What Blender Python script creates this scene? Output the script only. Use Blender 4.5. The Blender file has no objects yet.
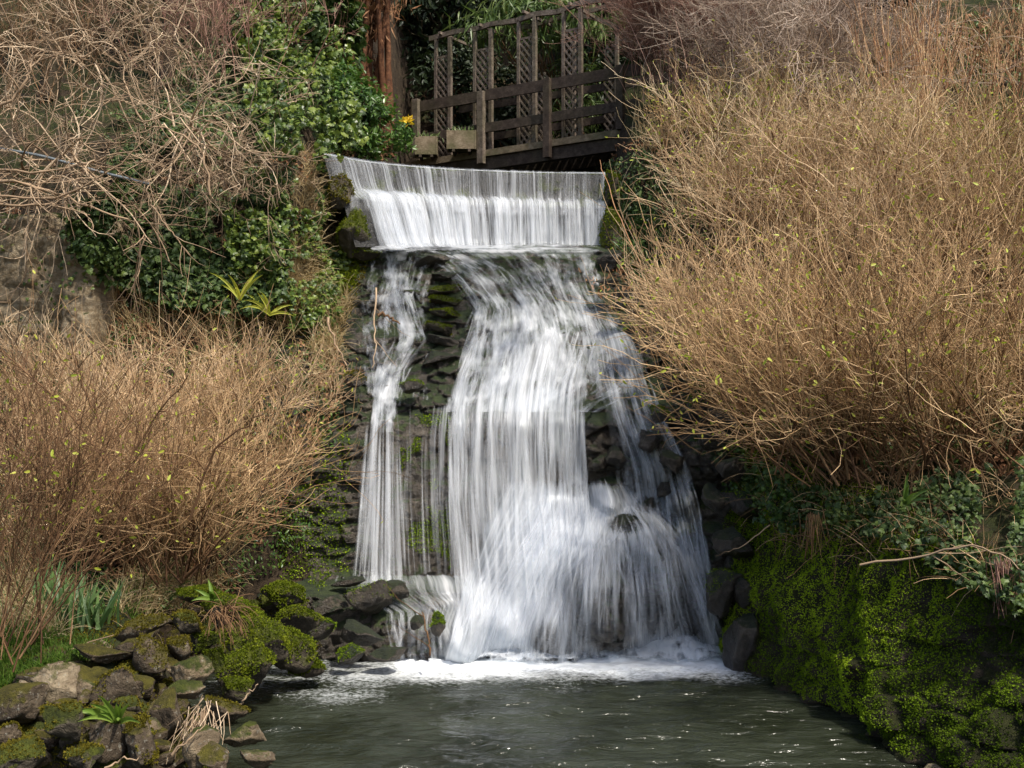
import bpy, math, random
import numpy as np
from mathutils import Vector, Matrix
from mathutils.bvhtree import BVHTree

R = math.radians
SC = bpy.context.scene
COL = SC.collection
random.seed(7)
RNG = np.random.default_rng(7)

# ------------------------------------------------------------------ camera, world, sun, exposure
FPX = 1138.0
CAMZ = 3.1
cam = bpy.data.objects.new('camera', bpy.data.cameras.new('camera'))
COL.objects.link(cam)
cam.location = (0, 0, CAMZ)
cam.rotation_euler = (R(90), 0, 0)
cam.data.sensor_width = 36
cam.data.lens = FPX / 1024 * 36
cam.data.clip_start = 0.05
cam.data.clip_end = 600
SC.camera = cam

SUN_EL, SUN_AZ = 57, 138            # azimuth measured from +Y towards +X: the sun is behind the camera, to the right
world = bpy.data.worlds.new('World')
SC.world = world
world.use_nodes = True
wt = world.node_tree
wt.nodes.clear()
sky = wt.nodes.new('ShaderNodeTexSky')
sky.sky_type = 'NISHITA'
sky.sun_disc = False
sky.sun_elevation = R(SUN_EL)
sky.sun_rotation = R(SUN_AZ)
sky.air_density = 1.0
sky.dust_density = 3.0
sky.ozone_density = 1.0
bg = wt.nodes.new('ShaderNodeBackground')
bg.inputs['Strength'].default_value = 0.14
wo = wt.nodes.new('ShaderNodeOutputWorld')
wt.links.new(sky.outputs[0], bg.inputs[0])
wt.links.new(bg.outputs[0], wo.inputs[0])

sd = bpy.data.lights.new('sun', 'SUN')
sd.energy = 3.9
sd.angle = R(2.0)
sd.color = (1.0, 0.93, 0.82)
sun = bpy.data.objects.new('sun', sd)
COL.objects.link(sun)
to_sun = Vector((math.sin(R(SUN_AZ)) * math.cos(R(SUN_EL)), math.cos(R(SUN_AZ)) * math.cos(R(SUN_EL)), math.sin(R(SUN_EL))))
sun.rotation_euler = to_sun.to_track_quat('Z', 'Y').to_euler()
sun.location = to_sun * 40

SC.view_settings.view_transform = 'Standard'
SC.view_settings.look = 'None'
SC.view_settings.exposure = 0.42
SC.view_settings.gamma = 1
SC.view_settings.use_curve_mapping = False
SC.cycles.use_denoising = True
SC.cycles.max_bounces = 6
SC.cycles.diffuse_bounces = 3
SC.cycles.transparent_max_bounces = 20
SC.cycles.caustics_reflective = False
SC.cycles.caustics_refractive = False

# ------------------------------------------------------------------ helpers
def P(px, py, Y):
    return np.array([(px - 512) / FPX * Y, Y, CAMZ + (384 - py) / FPX * Y])

def _hash(ix, iy, iz, seed):
    h = (ix.astype(np.int64) * 374761393 + iy.astype(np.int64) * 668265263 + iz.astype(np.int64) * 2147483647 + seed * 974634777) & 0xFFFFFFFF
    h = ((h ^ (h >> 13)) * 1274126177) & 0xFFFFFFFF
    h = ((h ^ (h >> 15)) * 2246822519) & 0xFFFFFFFF
    return ((h ^ (h >> 16)) & 0xFFFFFF) / float(0xFFFFFF)

def vnoise(p, seed=0):
    """value noise, p (N,3) -> -1..1"""
    p = np.asarray(p, float)
    i = np.floor(p).astype(np.int64)
    f = p - i
    f = f * f * (3 - 2 * f)
    r = 0
    for dx in (0, 1):
        for dy in (0, 1):
            for dz in (0, 1):
                w = (f[:, 0] if dx else 1 - f[:, 0]) * (f[:, 1] if dy else 1 - f[:, 1]) * (f[:, 2] if dz else 1 - f[:, 2])
                r = r + w * _hash(i[:, 0] + dx, i[:, 1] + dy, i[:, 2] + dz, seed)
    return r * 2 - 1

def fbm(p, octs=4, seed=0, gain=0.5):
    r, a, p = 0, 1, np.asarray(p, float)
    for k in range(octs):
        r = r + a * vnoise(p * (2 ** k), seed + k * 17)
        a *= gain
    return r

def voro(u, v, seed=0):
    """2d cells: returns F1, F2-F1, random value of the cell"""
    iu, iv = np.floor(u).astype(np.int64), np.floor(v).astype(np.int64)
    f1 = np.full(u.shape, 9.0); f2 = np.full(u.shape, 9.0); cid = np.zeros(u.shape)
    for a in (-1, 0, 1):
        for b in (-1, 0, 1):
            cx, cy = iu + a, iv + b
            z = np.zeros_like(cx)
            jx = cx + 0.15 + 0.7 * _hash(cx, cy, z, seed)
            jy = cy + 0.15 + 0.7 * _hash(cx, cy, z, seed + 5)
            d = np.maximum(np.abs(jx - u), np.abs(jy - v)) * 0.6 + np.hypot(jx - u, jy - v) * 0.4
            c = _hash(cx, cy, z, seed + 9)
            nearer = d < f1
            f2 = np.where(nearer, f1, np.minimum(f2, d))
            cid = np.where(nearer, c, cid)
            f1 = np.where(nearer, d, f1)
    return f1, f2 - f1, cid

def sst(a, b, x):
    t = np.clip((np.asarray(x, float) - a) / (b - a), 0, 1)
    return t * t * (3 - 2 * t)

def mesh(name, v, f, mat=None, parent=None, smooth=True, uv=None, attrs=None):
    """one mesh object from numpy arrays; f is (M,3) or (M,4)"""
    v = np.asarray(v, np.float32).reshape(-1, 3)
    f = np.asarray(f, np.int32)
    me = bpy.data.meshes.new(name)
    k = f.shape[1]
    me.vertices.add(len(v)); me.vertices.foreach_set('co', v.ravel())
    me.loops.add(f.size); me.loops.foreach_set('vertex_index', f.ravel())
    me.polygons.add(len(f))
    me.polygons.foreach_set('loop_start', np.arange(0, f.size, k, dtype=np.int32))
    me.polygons.foreach_set('loop_total', np.full(len(f), k, np.int32))
    me.polygons.foreach_set('use_smooth', np.full(len(f), smooth, bool))
    if uv is not None:
        l = me.uv_layers.new(name='UVMap')
        l.data.foreach_set('uv', np.asarray(uv, np.float32)[f.ravel()].ravel())
    for an, av in (attrs or {}).items():
        a = me.attributes.new(an, 'FLOAT', 'POINT')
        a.data.foreach_set('value', np.asarray(av, np.float32))
    me.update(calc_edges=True)
    me.validate()
    if mat: me.materials.append(mat)
    o = bpy.data.objects.new(name, me)
    COL.objects.link(o)
    if parent: o.parent = parent
    return o

def tag(o, label=None, cat=None, group=None, kind=None):
    if label: o['label'] = label
    if cat: o['category'] = cat
    if group: o['group'] = group
    if kind: o['kind'] = kind
    return o

def thing(name, label, cat, group=None, loc=(0, 0, 0)):
    o = bpy.data.objects.new(name, None)
    COL.objects.link(o)
    o.empty_display_size = 0.2
    o.location = [float(c) for c in loc]
    return tag(o, label, cat, group)

def part(name, v, f, mat, root, **kw):
    """a part given in world coordinates, stored relative to its unrotated root"""
    off = np.array(root.location)
    r = root.parent
    while r is not None:
        off = off + np.array(r.location); r = r.parent
    return mesh(name, np.asarray(v, float).reshape(-1, 3) - off, f, mat, root, **kw)

def grid_faces(nu, nv):
    a = np.arange(nu * nv).reshape(nu, nv)
    return np.stack([a[:-1, :-1], a[1:, :-1], a[1:, 1:], a[:-1, 1:]], -1).reshape(-1, 4)

def unit(a):
    return a / np.maximum(np.linalg.norm(a, axis=-1, keepdims=True), 1e-9)

def tubes(paths, r0, r1, sides=3, power=1.0):
    """paths (N,K,3), radii at the ends -> verts, quads, per-vertex strand tint"""
    N, K, _ = paths.shape
    tan = np.empty_like(paths)
    tan[:, 1:-1] = paths[:, 2:] - paths[:, :-2]
    tan[:, 0] = paths[:, 1] - paths[:, 0]
    tan[:, -1] = paths[:, -1] - paths[:, -2]
    tan = unit(tan)
    ref = unit(RNG.normal(size=(N, 1, 3)))
    a = unit(np.cross(tan, ref)); b = np.cross(tan, a)
    t = np.linspace(0, 1, K)[None, :] ** power
    r = np.broadcast_to(np.asarray(r0).reshape(-1, 1), (N, 1)) * (1 - t) + np.broadcast_to(np.asarray(r1).reshape(-1, 1), (N, 1)) * t
    ang = np.arange(sides) * 2 * np.pi / sides
    ring = a[:, :, None, :] * np.cos(ang)[None, None, :, None] + b[:, :, None, :] * np.sin(ang)[None, None, :, None]
    v = paths[:, :, None, :] + ring * r[:, :, None, None]
    idx = np.arange(N * K * sides).reshape(N, K, sides)
    n2 = np.roll(idx, -1, axis=2)
    q = np.stack([idx[:, :-1], idx[:, 1:], n2[:, 1:], n2[:, :-1]], -1).reshape(-1, 4)
    tint = np.repeat(RNG.random(N), K * sides)
    return v.reshape(-1, 3), q, tint

def join(parts):
    vs, fs, ts, o = [], [], [], 0
    for v, f, t in parts:
        vs.append(v); fs.append(f + o); ts.append(t); o += len(v)
    return np.concatenate(vs), np.concatenate(fs), np.concatenate(ts)

def grow(start, dirs, lens, K, up=0.0, wig=0.15, curl=0.0):
    """march N shoots; up>0 bends them to the sky, <0 lets them droop"""
    N = len(start)
    p = np.array(start, float); d = unit(np.array(dirs, float))
    out = [p.copy()]
    step = (np.asarray(lens) / (K - 1)).reshape(-1, 1)
    axis = unit(RNG.normal(size=(N, 3)))
    c = curl * (0.4 + RNG.random((N, 1)))
    for k in range(K - 1):
        d = d + RNG.normal(size=(N, 3)) * wig
        d[:, 2] += up
        d = d + np.cross(axis, d) * c
        d = unit(d)
        axis = unit(axis + RNG.normal(size=(N, 3)) * 0.35)
        p = p + d * step
        out.append(p.copy())
    return np.stack(out, 1)

def spawn(paths, n, t0=0.25, t1=1.0, ang=0.6):
    """n side shoots per parent: start points, directions and the parent's own index"""
    N, K, _ = paths.shape
    idx = np.repeat(np.arange(N), n)
    t = (t0 + (t1 - t0) * RNG.random(len(idx))) * (K - 1)
    i = np.minimum(t.astype(int), K - 2); f = (t - i)[:, None]
    s = paths[idx, i] * (1 - f) + paths[idx, i + 1] * f
    d = unit(paths[idx, i + 1] - paths[idx, i])
    side = unit(np.cross(d, unit(RNG.normal(size=d.shape))))
    a = (ang * (0.5 + RNG.random(len(idx))))[:, None]
    return s, unit(d * np.cos(a) + side * np.sin(a)), idx

def scatter(tv, tf, pos, nrm, size, jitter=0.5, up=None, updir=None):
    """copies of a small template (its z is the normal, its y the tip) -> verts, faces, tint"""
    tv = np.asarray(tv, float); tf = np.asarray(tf, int)
    n = len(pos)
    z = unit(np.asarray(nrm, float) + RNG.normal(size=(n, 3)) * jitter)
    ref = RNG.normal(size=(n, 3)) if updir is None else np.asarray(updir, float) + RNG.normal(size=(n, 3)) * (up or 0.4)
    y = unit(ref - (ref * z).sum(1, keepdims=True) * z)
    x = np.cross(y, z)
    s = np.asarray(size).reshape(-1, 1, 1) * np.ones((n, 1, 1))
    v = pos[:, None, :] + s * (x[:, None] * tv[None, :, :1] + y[:, None] * tv[None, :, 1:2] + z[:, None] * tv[None, :, 2:3])
    f = (tf[None] + (np.arange(n) * len(tv))[:, None, None]).reshape(-1, tf.shape[1])
    return v.reshape(-1, 3), f, np.repeat(RNG.random(n), len(tv))

def fan(pts, zc=0.0):
    v = [(0, 0.45, zc)] + pts
    f = [(0, i, i % len(pts) + 1) for i in range(1, len(pts) + 1)]
    return np.array(v), np.array(f)
IVY = fan([(0, 0, 0), (.28, -.12, -.04), (.5, .2, -.1), (.3, .42, 0), (.34, .62, -.06), (.12, .72, 0), (0, 1.05, -.12), (-.12, .72, 0), (-.34, .62, -.06), (-.3, .42, 0), (-.5, .2, -.1), (-.28, -.12, -.04)], 0.06)
OVAL = fan([(0, 0, 0), (.16, .2, .03), (.2, .5, .03), (.12, .8, 0), (0, 1, -.08), (-.12, .8, 0), (-.2, .5, .03), (-.16, .2, .03)], -0.02)
LANCE = (np.array([(0, 0, 0), (.07, .35, .02), (0, .4, -.02), (-.07, .35, .02), (0, 1, -.16)]), np.array([(0, 1, 2), (0, 2, 3), (2, 1, 4), (3, 2, 4)]))
BLADE = (np.array([(-.12, 0, 0), (.12, 0, 0), (0, .25, 1.0)]), np.array([(0, 1, 2)]))
TUFT = (np.array([(-.3, 0, 0), (.3, 0, 0), (.1, .1, .5), (-.15, -.25, 0), (.1, .28, 0), (-.1, 0, .42)]), np.array([(0, 1, 2), (3, 4, 5)]))

def box(cx, cy, cz, sx, sy, sz, rot=None, bev=0.0):
    """a box (with slightly chamfered long edges if bev) -> verts, quads"""
    x, y, z = sx / 2, sy / 2, sz / 2
    v = np.array([(-x, -y, -z), (x, -y, -z), (x, y, -z), (-x, y, -z), (-x, -y, z), (x, -y, z), (x, y, z), (-x, y, z)])
    f = np.array([(0, 3, 2, 1), (4, 5, 6, 7), (0, 1, 5, 4), (1, 2, 6, 5), (2, 3, 7, 6), (3, 0, 4, 7)])
    if rot is not None: v = v @ np.array(rot).T
    return v + np.array([cx, cy, cz]), f

def bar(p, q, w, h, ref=(0, 0, 1)):
    """a sawn timber from p to q: w across, h along ref"""
    p, q = np.array(p, float), np.array(q, float)
    d = q - p; L = np.linalg.norm(d); x = d / L
    ref = np.array(ref, float)
    y = unit(np.cross(ref, x)); z = np.cross(x, y)
    m = (p + q) / 2
    v, f = box(0, 0, 0, L, w, h)
    return v @ np.stack([x, y, z]) + m, f

def joinq(parts):
    vs, fs, o = [], [], 0
    for v, f in parts:
        vs.append(v); fs.append(f + o); o += len(v)
    return np.concatenate(vs), np.concatenate(fs)

# ------------------------------------------------------------------ materials
class G:
    def __init__(s, name):
        s.m = bpy.data.materials.new(name); s.m.use_nodes = True
        s.t = s.m.node_tree; s.t.nodes.clear()
        s.out = s.t.nodes.new('ShaderNodeOutputMaterial')
    def n(s, typ, **kw):
        nd = s.t.nodes.new('ShaderNode' + typ)
        for k, v in kw.items():
            if k.startswith('_'): setattr(nd, k[1:], v); continue
            key = int(k[1:]) if k[0] == 'i' and k[1:].isdigit() else k.replace('_', ' ')
            if isinstance(v, bpy.types.NodeSocket): s.t.links.new(v, nd.inputs[key])
            else: nd.inputs[key].default_value = v
        return nd
    def noise(s, vec, scale, detail=4, rough=0.55, dist=0.0):
        return s.n('TexNoise', Vector=vec, Scale=scale, Detail=detail, Roughness=rough, Distortion=dist).outputs['Fac']
    def ramp(s, fac, stops, interp='LINEAR'):
        r = s.n('ValToRGB', Fac=fac)
        r.color_ramp.interpolation = interp
        e = r.color_ramp.elements
        while len(e) < len(stops): e.new(0.5)
        for k, (p, c) in enumerate(stops):
            e[k].position = p
            e[k].color = (*c, 1) if isinstance(c, tuple) else (c, c, c, 1)
        return r.outputs[0]
    def math(s, op, a, b=0.0, clamp=False):
        m = s.n('Math', _operation=op, _use_clamp=clamp, i0=a, i1=b)
        return m.outputs[0]
    def mix(s, fac, a, b, blend='MIX'):
        m = s.n('MixRGB', _blend_type=blend, Fac=fac, Color1=a if not isinstance(a, tuple) else (*a, 1), Color2=b if not isinstance(b, tuple) else (*b, 1))
        return m.outputs[0]
    def obj(s): return s.n('TexCoord').outputs['Object']
    def geo(s): return s.n('NewGeometry').outputs
    def attr(s, name): return s.n('Attribute', _attribute_name=name).outputs['Fac']
    def sep(s, v): return s.n('SeparateXYZ', Vector=v).outputs
    def stretch(s, v, sc, rot=(0, 0, 0)): return s.n('Mapping', Vector=v, Scale=sc, Rotation=rot).outputs[0]
    def bump(s, h, strength=0.5, dist=0.02): return s.n('Bump', Height=h, Strength=strength, Distance=dist).outputs[0]
    def surf(s, sh): s.t.links.new(sh, s.out.inputs['Surface']); return s.m

def m_twig(name, c0, c1, c2):
    g = G(name)
    t = g.attr('tint')
    n = g.noise(g.obj(), 2.2, 2)
    f = g.math('ADD', g.math('MULTIPLY', t, 0.75), g.math('MULTIPLY', n, 0.35))
    c = g.ramp(f, [(0.1, c0), (0.5, c1), (0.95, c2)])
    return g.surf(g.n('BsdfPrincipled', Base_Color=c, Roughness=0.75, Specular_IOR_Level=0.25).outputs[0])

def m_leaf(name, c0, c1, c2, rough=0.4, trans=0.3, spec=0.5):
    g = G(name)
    t = g.attr('tint')
    n = g.noise(g.obj(), 1.6, 2)
    f = g.math('ADD', g.math('MULTIPLY', t, 0.7), g.math('MULTIPLY', n, 0.4))
    c = g.ramp(f, [(0.1, c0), (0.5, c1), (0.95, c2)])
    b = g.n('BsdfPrincipled', Base_Color=c, Roughness=rough, Specular_IOR_Level=spec).outputs[0]
    tr = g.n('BsdfTranslucent', Color=g.mix(0.5, c, (0.5, 0.6, 0.1), 'MULTIPLY')).outputs[0]
    return g.surf(g.n('MixShader', Fac=trans, i1=b, i2=tr).outputs[0])

def m_rock(name, dark, mid, light, moss=0.0, mossc=((0.03, 0.045, 0.008), (0.11, 0.13, 0.018)), rough=0.8, scale=1.0, wet=False, lichen=0.0):
    g = G(name)
    ge = g.geo(); pos = ge['Position']
    n1 = g.noise(pos, 2.3 * scale, 6, 0.62)
    n2 = g.noise(pos, 11 * scale, 6, 0.7)
    n3 = g.noise(g.stretch(pos, (2, 2, 12)), 2.2 * scale, 4, 0.6)
    crk = g.n('TexVoronoi', _feature='DISTANCE_TO_EDGE', Vector=g.n('MixRGB', Fac=0.12, Color1=pos, Color2=g.n('TexNoise', Vector=pos, Scale=6.0).outputs['Color']).outputs[0], Scale=5.5 * scale).outputs[0]
    crk = g.ramp(crk, [(0.0, 0.0), (0.035, 1.0)])
    f = g.math('ADD', g.math('MULTIPLY', n1, 0.5), g.math('MULTIPLY', n2, 0.5))
    c = g.ramp(f, [(0.33, dark), (0.5, mid), (0.66, light)])
    c = g.mix(g.ramp(n3, [(0.35, 0.0), (0.6, 0.35)]), c, dark)
    if lichen:
        v = g.noise(pos, 26 * scale, 3, 0.6)
        c = g.mix(g.math('MULTIPLY', g.ramp(v, [(0.6, 0.0), (0.66, 1.0)]), lichen), c, (0.34, 0.33, 0.28))
    oi = g.n('ObjectInfo').outputs['Random']
    c = g.mix(0.35, c, g.ramp(oi, [(0.0, (0.4, 0.36, 0.3)), (0.4, (1, 0.95, 0.84)), (0.7, (0.78, 0.75, 0.68)), (1.0, (1, 0.88, 0.68))]), 'MULTIPLY')
    hgt = g.math('ADD', g.math('MULTIPLY', n2, 0.6), g.math('MULTIPLY', g.noise(pos, 45 * scale, 4, 0.7), 0.4))
    c = g.mix(g.math('MULTIPLY', g.math('SUBTRACT', 1.0, crk), g.math('MULTIPLY', g.ramp(n1, [(0.45, 0.0), (0.6, 1.0)]), 0.4)), c, dark)
    hgt = g.math('ADD', hgt, g.math('MULTIPLY', crk, 0.08))
    r = rough
    if moss:
        nz = g.sep(ge['Normal'])[2]
        mn = g.noise(pos, 3.1, 5, 0.65)
        mm = g.math('ADD', g.math('ADD', g.math('MULTIPLY', nz, 0.55), g.math('MULTIPLY', mn, 1.3)), moss - 1.15)
        mm = g.ramp(mm, [(0.0, 0.0), (0.16, 1.0)])
        mc = g.ramp(g.noise(pos, 9, 5, 0.75), [(0.35, mossc[0]), (0.62, mossc[1])])
        c = g.mix(mm, c, mc)
        hgt = g.math('ADD', hgt, g.math('MULTIPLY', mm, g.math('MULTIPLY', g.noise(pos, 80, 3, 0.8), 1.2)))
        if wet:
            r = g.n('Mix', Factor=mm, A=rough, B=0.8).outputs[0]
    b = g.bump(hgt, 1.0, 0.05)
    return g.surf(g.n('BsdfPrincipled', Base_Color=c, Roughness=r, Normal=b, Specular_IOR_Level=0.6 if wet else 0.3).outputs[0])

def m_wood(name, c0, c1, c2, green=0.0):
    g = G(name)
    pos = g.geo()['Position']
    n = g.noise(g.stretch(pos, (3, 3, 3)), 3, 5, 0.7)
    n2 = g.noise(g.stretch(pos, (20, 20, 60)), 1, 4, 0.7)
    c = g.ramp(g.math('ADD', g.math('MULTIPLY', n, 0.6), g.math('MULTIPLY', n2, 0.4)), [(0.35, c0), (0.5, c1), (0.66, c2)])
    if green:
        c = g.mix(g.math('MULTIPLY', g.ramp(g.noise(pos, 1.7, 4, 0.6), [(0.45, 0.0), (0.6, 1.0)]), green), c, (0.07, 0.08, 0.025))
    return g.surf(g.n('BsdfPrincipled', Base_Color=c, Roughness=0.8, Normal=g.bump(n2, 0.5, 0.01), Specular_IOR_Level=0.25).outputs[0])

def m_water_streak(name, su=26.0, sv=1.3, lo=0.36, hi=0.62, tint=(0.86, 0.9, 0.95), maxa=0.96):
    """silky falling water: UV u runs across in metres, v along the flow; 'dens' is how much water there is"""
    g = G(name)
    uv = g.n('TexCoord').outputs['UV']
    a = g.noise(g.stretch(uv, (su, sv, 1)), 1.0, 3, 0.6, 0.15)
    b = g.noise(g.stretch(uv, (su * 2.7, sv * 1.6, 1)), 1.0, 2, 0.5)
    c = g.noise(g.stretch(uv, (su * 0.22, sv * 1.2, 1)), 1.0, 2, 0.5)
    st = g.math('ADD', g.math('ADD', g.math('MULTIPLY', a, 0.52), g.math('MULTIPLY', b, 0.2)), g.math('MULTIPLY', c, 0.28))
    d = g.attr('dens')
    al = g.math('SUBTRACT', g.math('ADD', st, g.math('MULTIPLY', g.math('SUBTRACT', d, 0.5), 0.62)), lo)
    al = g.math('DIVIDE', al, hi - lo, True)
    al = g.math('MULTIPLY', al, g.n('MapRange', Value=d, From_Min=0.0, From_Max=0.14, To_Min=0.0, To_Max=maxa).outputs[0], True)
    col = g.ramp(st, [(0.36, (0.66, 0.71, 0.78)), (0.5, (0.8, 0.84, 0.89)), (0.62, (0.9, 0.92, 0.95))])
    bmp = g.bump(st, 0.4, 0.05)
    df = g.n('BsdfDiffuse', Color=col, Normal=bmp).outputs[0]
    tl = g.n('BsdfTranslucent', Color=col).outputs[0]
    gl = g.n('BsdfGlossy', Color=(0.8, 0.85, 0.9, 1), Roughness=0.35, Normal=bmp).outputs[0]
    s = g.n('MixShader', Fac=0.45, i1=df, i2=tl).outputs[0]
    s = g.n('MixShader', Fac=0.05, i1=s, i2=gl).outputs[0]
    tr = g.n('BsdfTransparent').outputs[0]
    return g.surf(g.n('MixShader', Fac=al, i1=tr, i2=s).outputs[0])

M = {}
M['straw'] = m_twig('straw_twigs', (0.1, 0.054, 0.028), (0.5, 0.33, 0.18), (0.9, 0.68, 0.43))
M['straw2'] = m_twig('ochre_twigs', (0.085, 0.042, 0.02), (0.42, 0.26, 0.125), (0.84, 0.59, 0.33))
M['pink'] = m_twig('reddish_twigs', (0.09, 0.04, 0.032), (0.29, 0.145, 0.105), (0.54, 0.35, 0.26))
M['pale'] = m_twig('pale_twigs', (0.14, 0.08, 0.045), (0.54, 0.375, 0.21), (0.92, 0.74, 0.48))
M['ochre'] = m_twig('olive_twigs', (0.09, 0.05, 0.022), (0.35, 0.22, 0.105), (0.7, 0.5, 0.26))
M['grey'] = m_twig('greyish_twigs', (0.14, 0.09, 0.065), (0.38, 0.28, 0.21), (0.66, 0.54, 0.43))
M['brown'] = m_twig('brown_twigs', (0.07, 0.035, 0.018), (0.16, 0.085, 0.04), (0.3, 0.18, 0.09))
M['tangle'] = m_twig('tangle_bark', (0.1, 0.065, 0.04), (0.36, 0.25, 0.155), (0.74, 0.58, 0.4))
M['redstem'] = m_twig('russet_stems', (0.18, 0.07, 0.035), (0.48, 0.26, 0.13), (0.78, 0.55, 0.32))
M['dry'] = m_twig('dry_grass', (0.2, 0.13, 0.05), (0.52, 0.38, 0.19), (0.76, 0.62, 0.36))
M['bud'] = m_leaf('bud', (0.26, 0.34, 0.03), (0.46, 0.52, 0.05), (0.62, 0.6, 0.1), 0.5, 0.4)
M['litter'] = m_leaf('leaf_litter', (0.13, 0.05, 0.02), (0.3, 0.14, 0.06), (0.45, 0.28, 0.15), 0.8, 0.15)
M['paleleaf'] = m_leaf('dead_pale_leaves', (0.4, 0.28, 0.16), (0.55, 0.42, 0.28), (0.7, 0.58, 0.42), 0.8, 0.3)
M['ivy'] = m_leaf('ivy_leaf', (0.022, 0.045, 0.01), (0.08, 0.135, 0.022), (0.24, 0.3, 0.045), 0.4, 0.3, 0.5)
M['ivyblue'] = m_leaf('dark_ivy_leaf', (0.018, 0.038, 0.01), (0.05, 0.09, 0.022), (0.15, 0.21, 0.05), 0.5, 0.25, 0.4)
M['laurel'] = m_leaf('laurel_leaf', (0.03, 0.07, 0.015), (0.07, 0.15, 0.025), (0.16, 0.25, 0.05), 0.35, 0.3, 0.5)
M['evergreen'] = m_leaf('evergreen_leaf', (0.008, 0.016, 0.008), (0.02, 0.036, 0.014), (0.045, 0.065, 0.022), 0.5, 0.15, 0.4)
M['bamboo'] = m_leaf('bamboo_leaf', (0.05, 0.09, 0.02), (0.12, 0.19, 0.05), (0.28, 0.34, 0.12), 0.4, 0.35, 0.5)
M['grass'] = m_leaf('fresh_grass', (0.06, 0.14, 0.015), (0.13, 0.25, 0.03), (0.25, 0.36, 0.06), 0.5, 0.4, 0.4)
M['daff'] = m_leaf('daffodil_leaf', (0.04, 0.09, 0.03), (0.09, 0.17, 0.05), (0.17, 0.27, 0.07), 0.45, 0.3)
M['moss'] = m_leaf('moss_tufts', (0.028, 0.04, 0.006), (0.075, 0.1, 0.012), (0.17, 0.18, 0.02), 0.9, 0.3, 0.1)
M['mossb'] = m_leaf('bright_moss_tufts', (0.05, 0.075, 0.006), (0.13, 0.17, 0.012), (0.26, 0.28, 0.02), 0.9, 0.3, 0.1)
M['mosso'] = m_leaf('ochre_moss_tufts', (0.06, 0.05, 0.008), (0.15, 0.13, 0.015), (0.27, 0.22, 0.025), 0.9, 0.3, 0.1)
M['mossd'] = m_leaf('shaded_moss_tufts', (0.035, 0.058, 0.006), (0.17, 0.26, 0.014), (0.42, 0.56, 0.03), 0.9, 0.3, 0.1)
M['yellow'] = m_leaf('yellow_petal', (0.8, 0.5, 0.02), (0.9, 0.6, 0.03), (0.95, 0.7, 0.08), 0.5, 0.4)
M['wet'] = m_rock('wet_cliff_rock', (0.014, 0.012, 0.009), (0.07, 0.056, 0.042), (0.2, 0.17, 0.13), moss=0.27, mossc=((0.012, 0.025, 0.007), (0.06, 0.09, 0.018)), rough=0.36, wet=True, scale=1.3)
M['wetstone'] = m_rock('wet_boulder', (0.014, 0.011, 0.008), (0.05, 0.04, 0.029), (0.14, 0.115, 0.085), moss=0.28, mossc=((0.008, 0.016, 0.006), (0.035, 0.05, 0.012)), rough=0.3, wet=True, scale=1.5)
M['stone'] = m_rock('bank_stone', (0.025, 0.018, 0.011), (0.10, 0.075, 0.05), (0.27, 0.215, 0.145), moss=0.27, mossc=((0.05, 0.045, 0.01), (0.16, 0.14, 0.02)), lichen=0.5)
M['stonemoss'] = m_rock('mossy_stone', (0.03, 0.025, 0.02), (0.09, 0.075, 0.055), (0.2, 0.17, 0.12), moss=0.5, mossc=((0.035, 0.045, 0.006), (0.14, 0.16, 0.018)))
M['palestone'] = m_rock('pale_stone', (0.06, 0.045, 0.028), (0.19, 0.145, 0.093), (0.4, 0.33, 0.225), moss=0.15, lichen=0.4)
M['wallrock'] = m_rock('mossy_wall_stone', (0.016, 0.012, 0.008), (0.05, 0.038, 0.025), (0.12, 0.085, 0.05), moss=0.42, mossc=((0.018, 0.02, 0.005), (0.05, 0.055, 0.01)), rough=0.7)
M['masonry'] = m_rock('old_masonry', (0.16, 0.11, 0.06), (0.38, 0.3, 0.19), (0.62, 0.54, 0.4), moss=0.15, lichen=0.3, scale=1.6)
M['soil'] = m_rock('bank_soil', (0.02, 0.014, 0.009), (0.06, 0.042, 0.025), (0.14, 0.1, 0.06), moss=0.22, mossc=((0.02, 0.028, 0.008), (0.07, 0.08, 0.02)), rough=0.95, scale=1.4)
M['concrete'] = m_rock('weir_concrete', (0.012, 0.012, 0.012), (0.035, 0.035, 0.033), (0.08, 0.078, 0.07), moss=0.2, rough=0.35, wet=True)
M['wood'] = m_wood('weathered_timber', (0.07, 0.052, 0.04), (0.16, 0.125, 0.098), (0.32, 0.26, 0.21), 0.3)
M['darkwood'] = m_wood('dark_timber', (0.03, 0.021, 0.016), (0.065, 0.047, 0.036), (0.13, 0.098, 0.075), 0.15)
M['palewood'] = m_wood('pale_timber', (0.1, 0.075, 0.045), (0.2, 0.155, 0.1), (0.32, 0.26, 0.18), 0.5)
M['bark'] = m_wood('red_bark', (0.04, 0.016, 0.008), (0.11, 0.045, 0.02), (0.24, 0.11, 0.05))
M['trunk'] = m_wood('dark_bark', (0.025, 0.018, 0.012), (0.06, 0.042, 0.028), (0.12, 0.09, 0.06), 0.4)
M['water_weir'] = m_water_streak('weir_water', 16, 0.8, 0.40, 0.62)
def m_strand(name):
    g = G(name)
    uv = g.n('TexCoord').outputs['UV']
    n = g.noise(g.stretch(uv, (40, 1.2, 1)), 1.0, 2, 0.5)
    al = g.math('MULTIPLY', g.attr('dens'), g.ramp(n, [(0.3, 0.6), (0.62, 1.0)]), True)
    df = g.n('BsdfDiffuse', Color=(0.86, 0.89, 0.93, 1)).outputs[0]
    tl = g.n('BsdfTranslucent', Color=(0.86, 0.89, 0.93, 1)).outputs[0]
    s = g.n('MixShader', Fac=0.45, i1=df, i2=tl).outputs[0]
    return g.surf(g.n('MixShader', Fac=al, i1=g.n('BsdfTransparent').outputs[0], i2=s).outputs[0])
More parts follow.
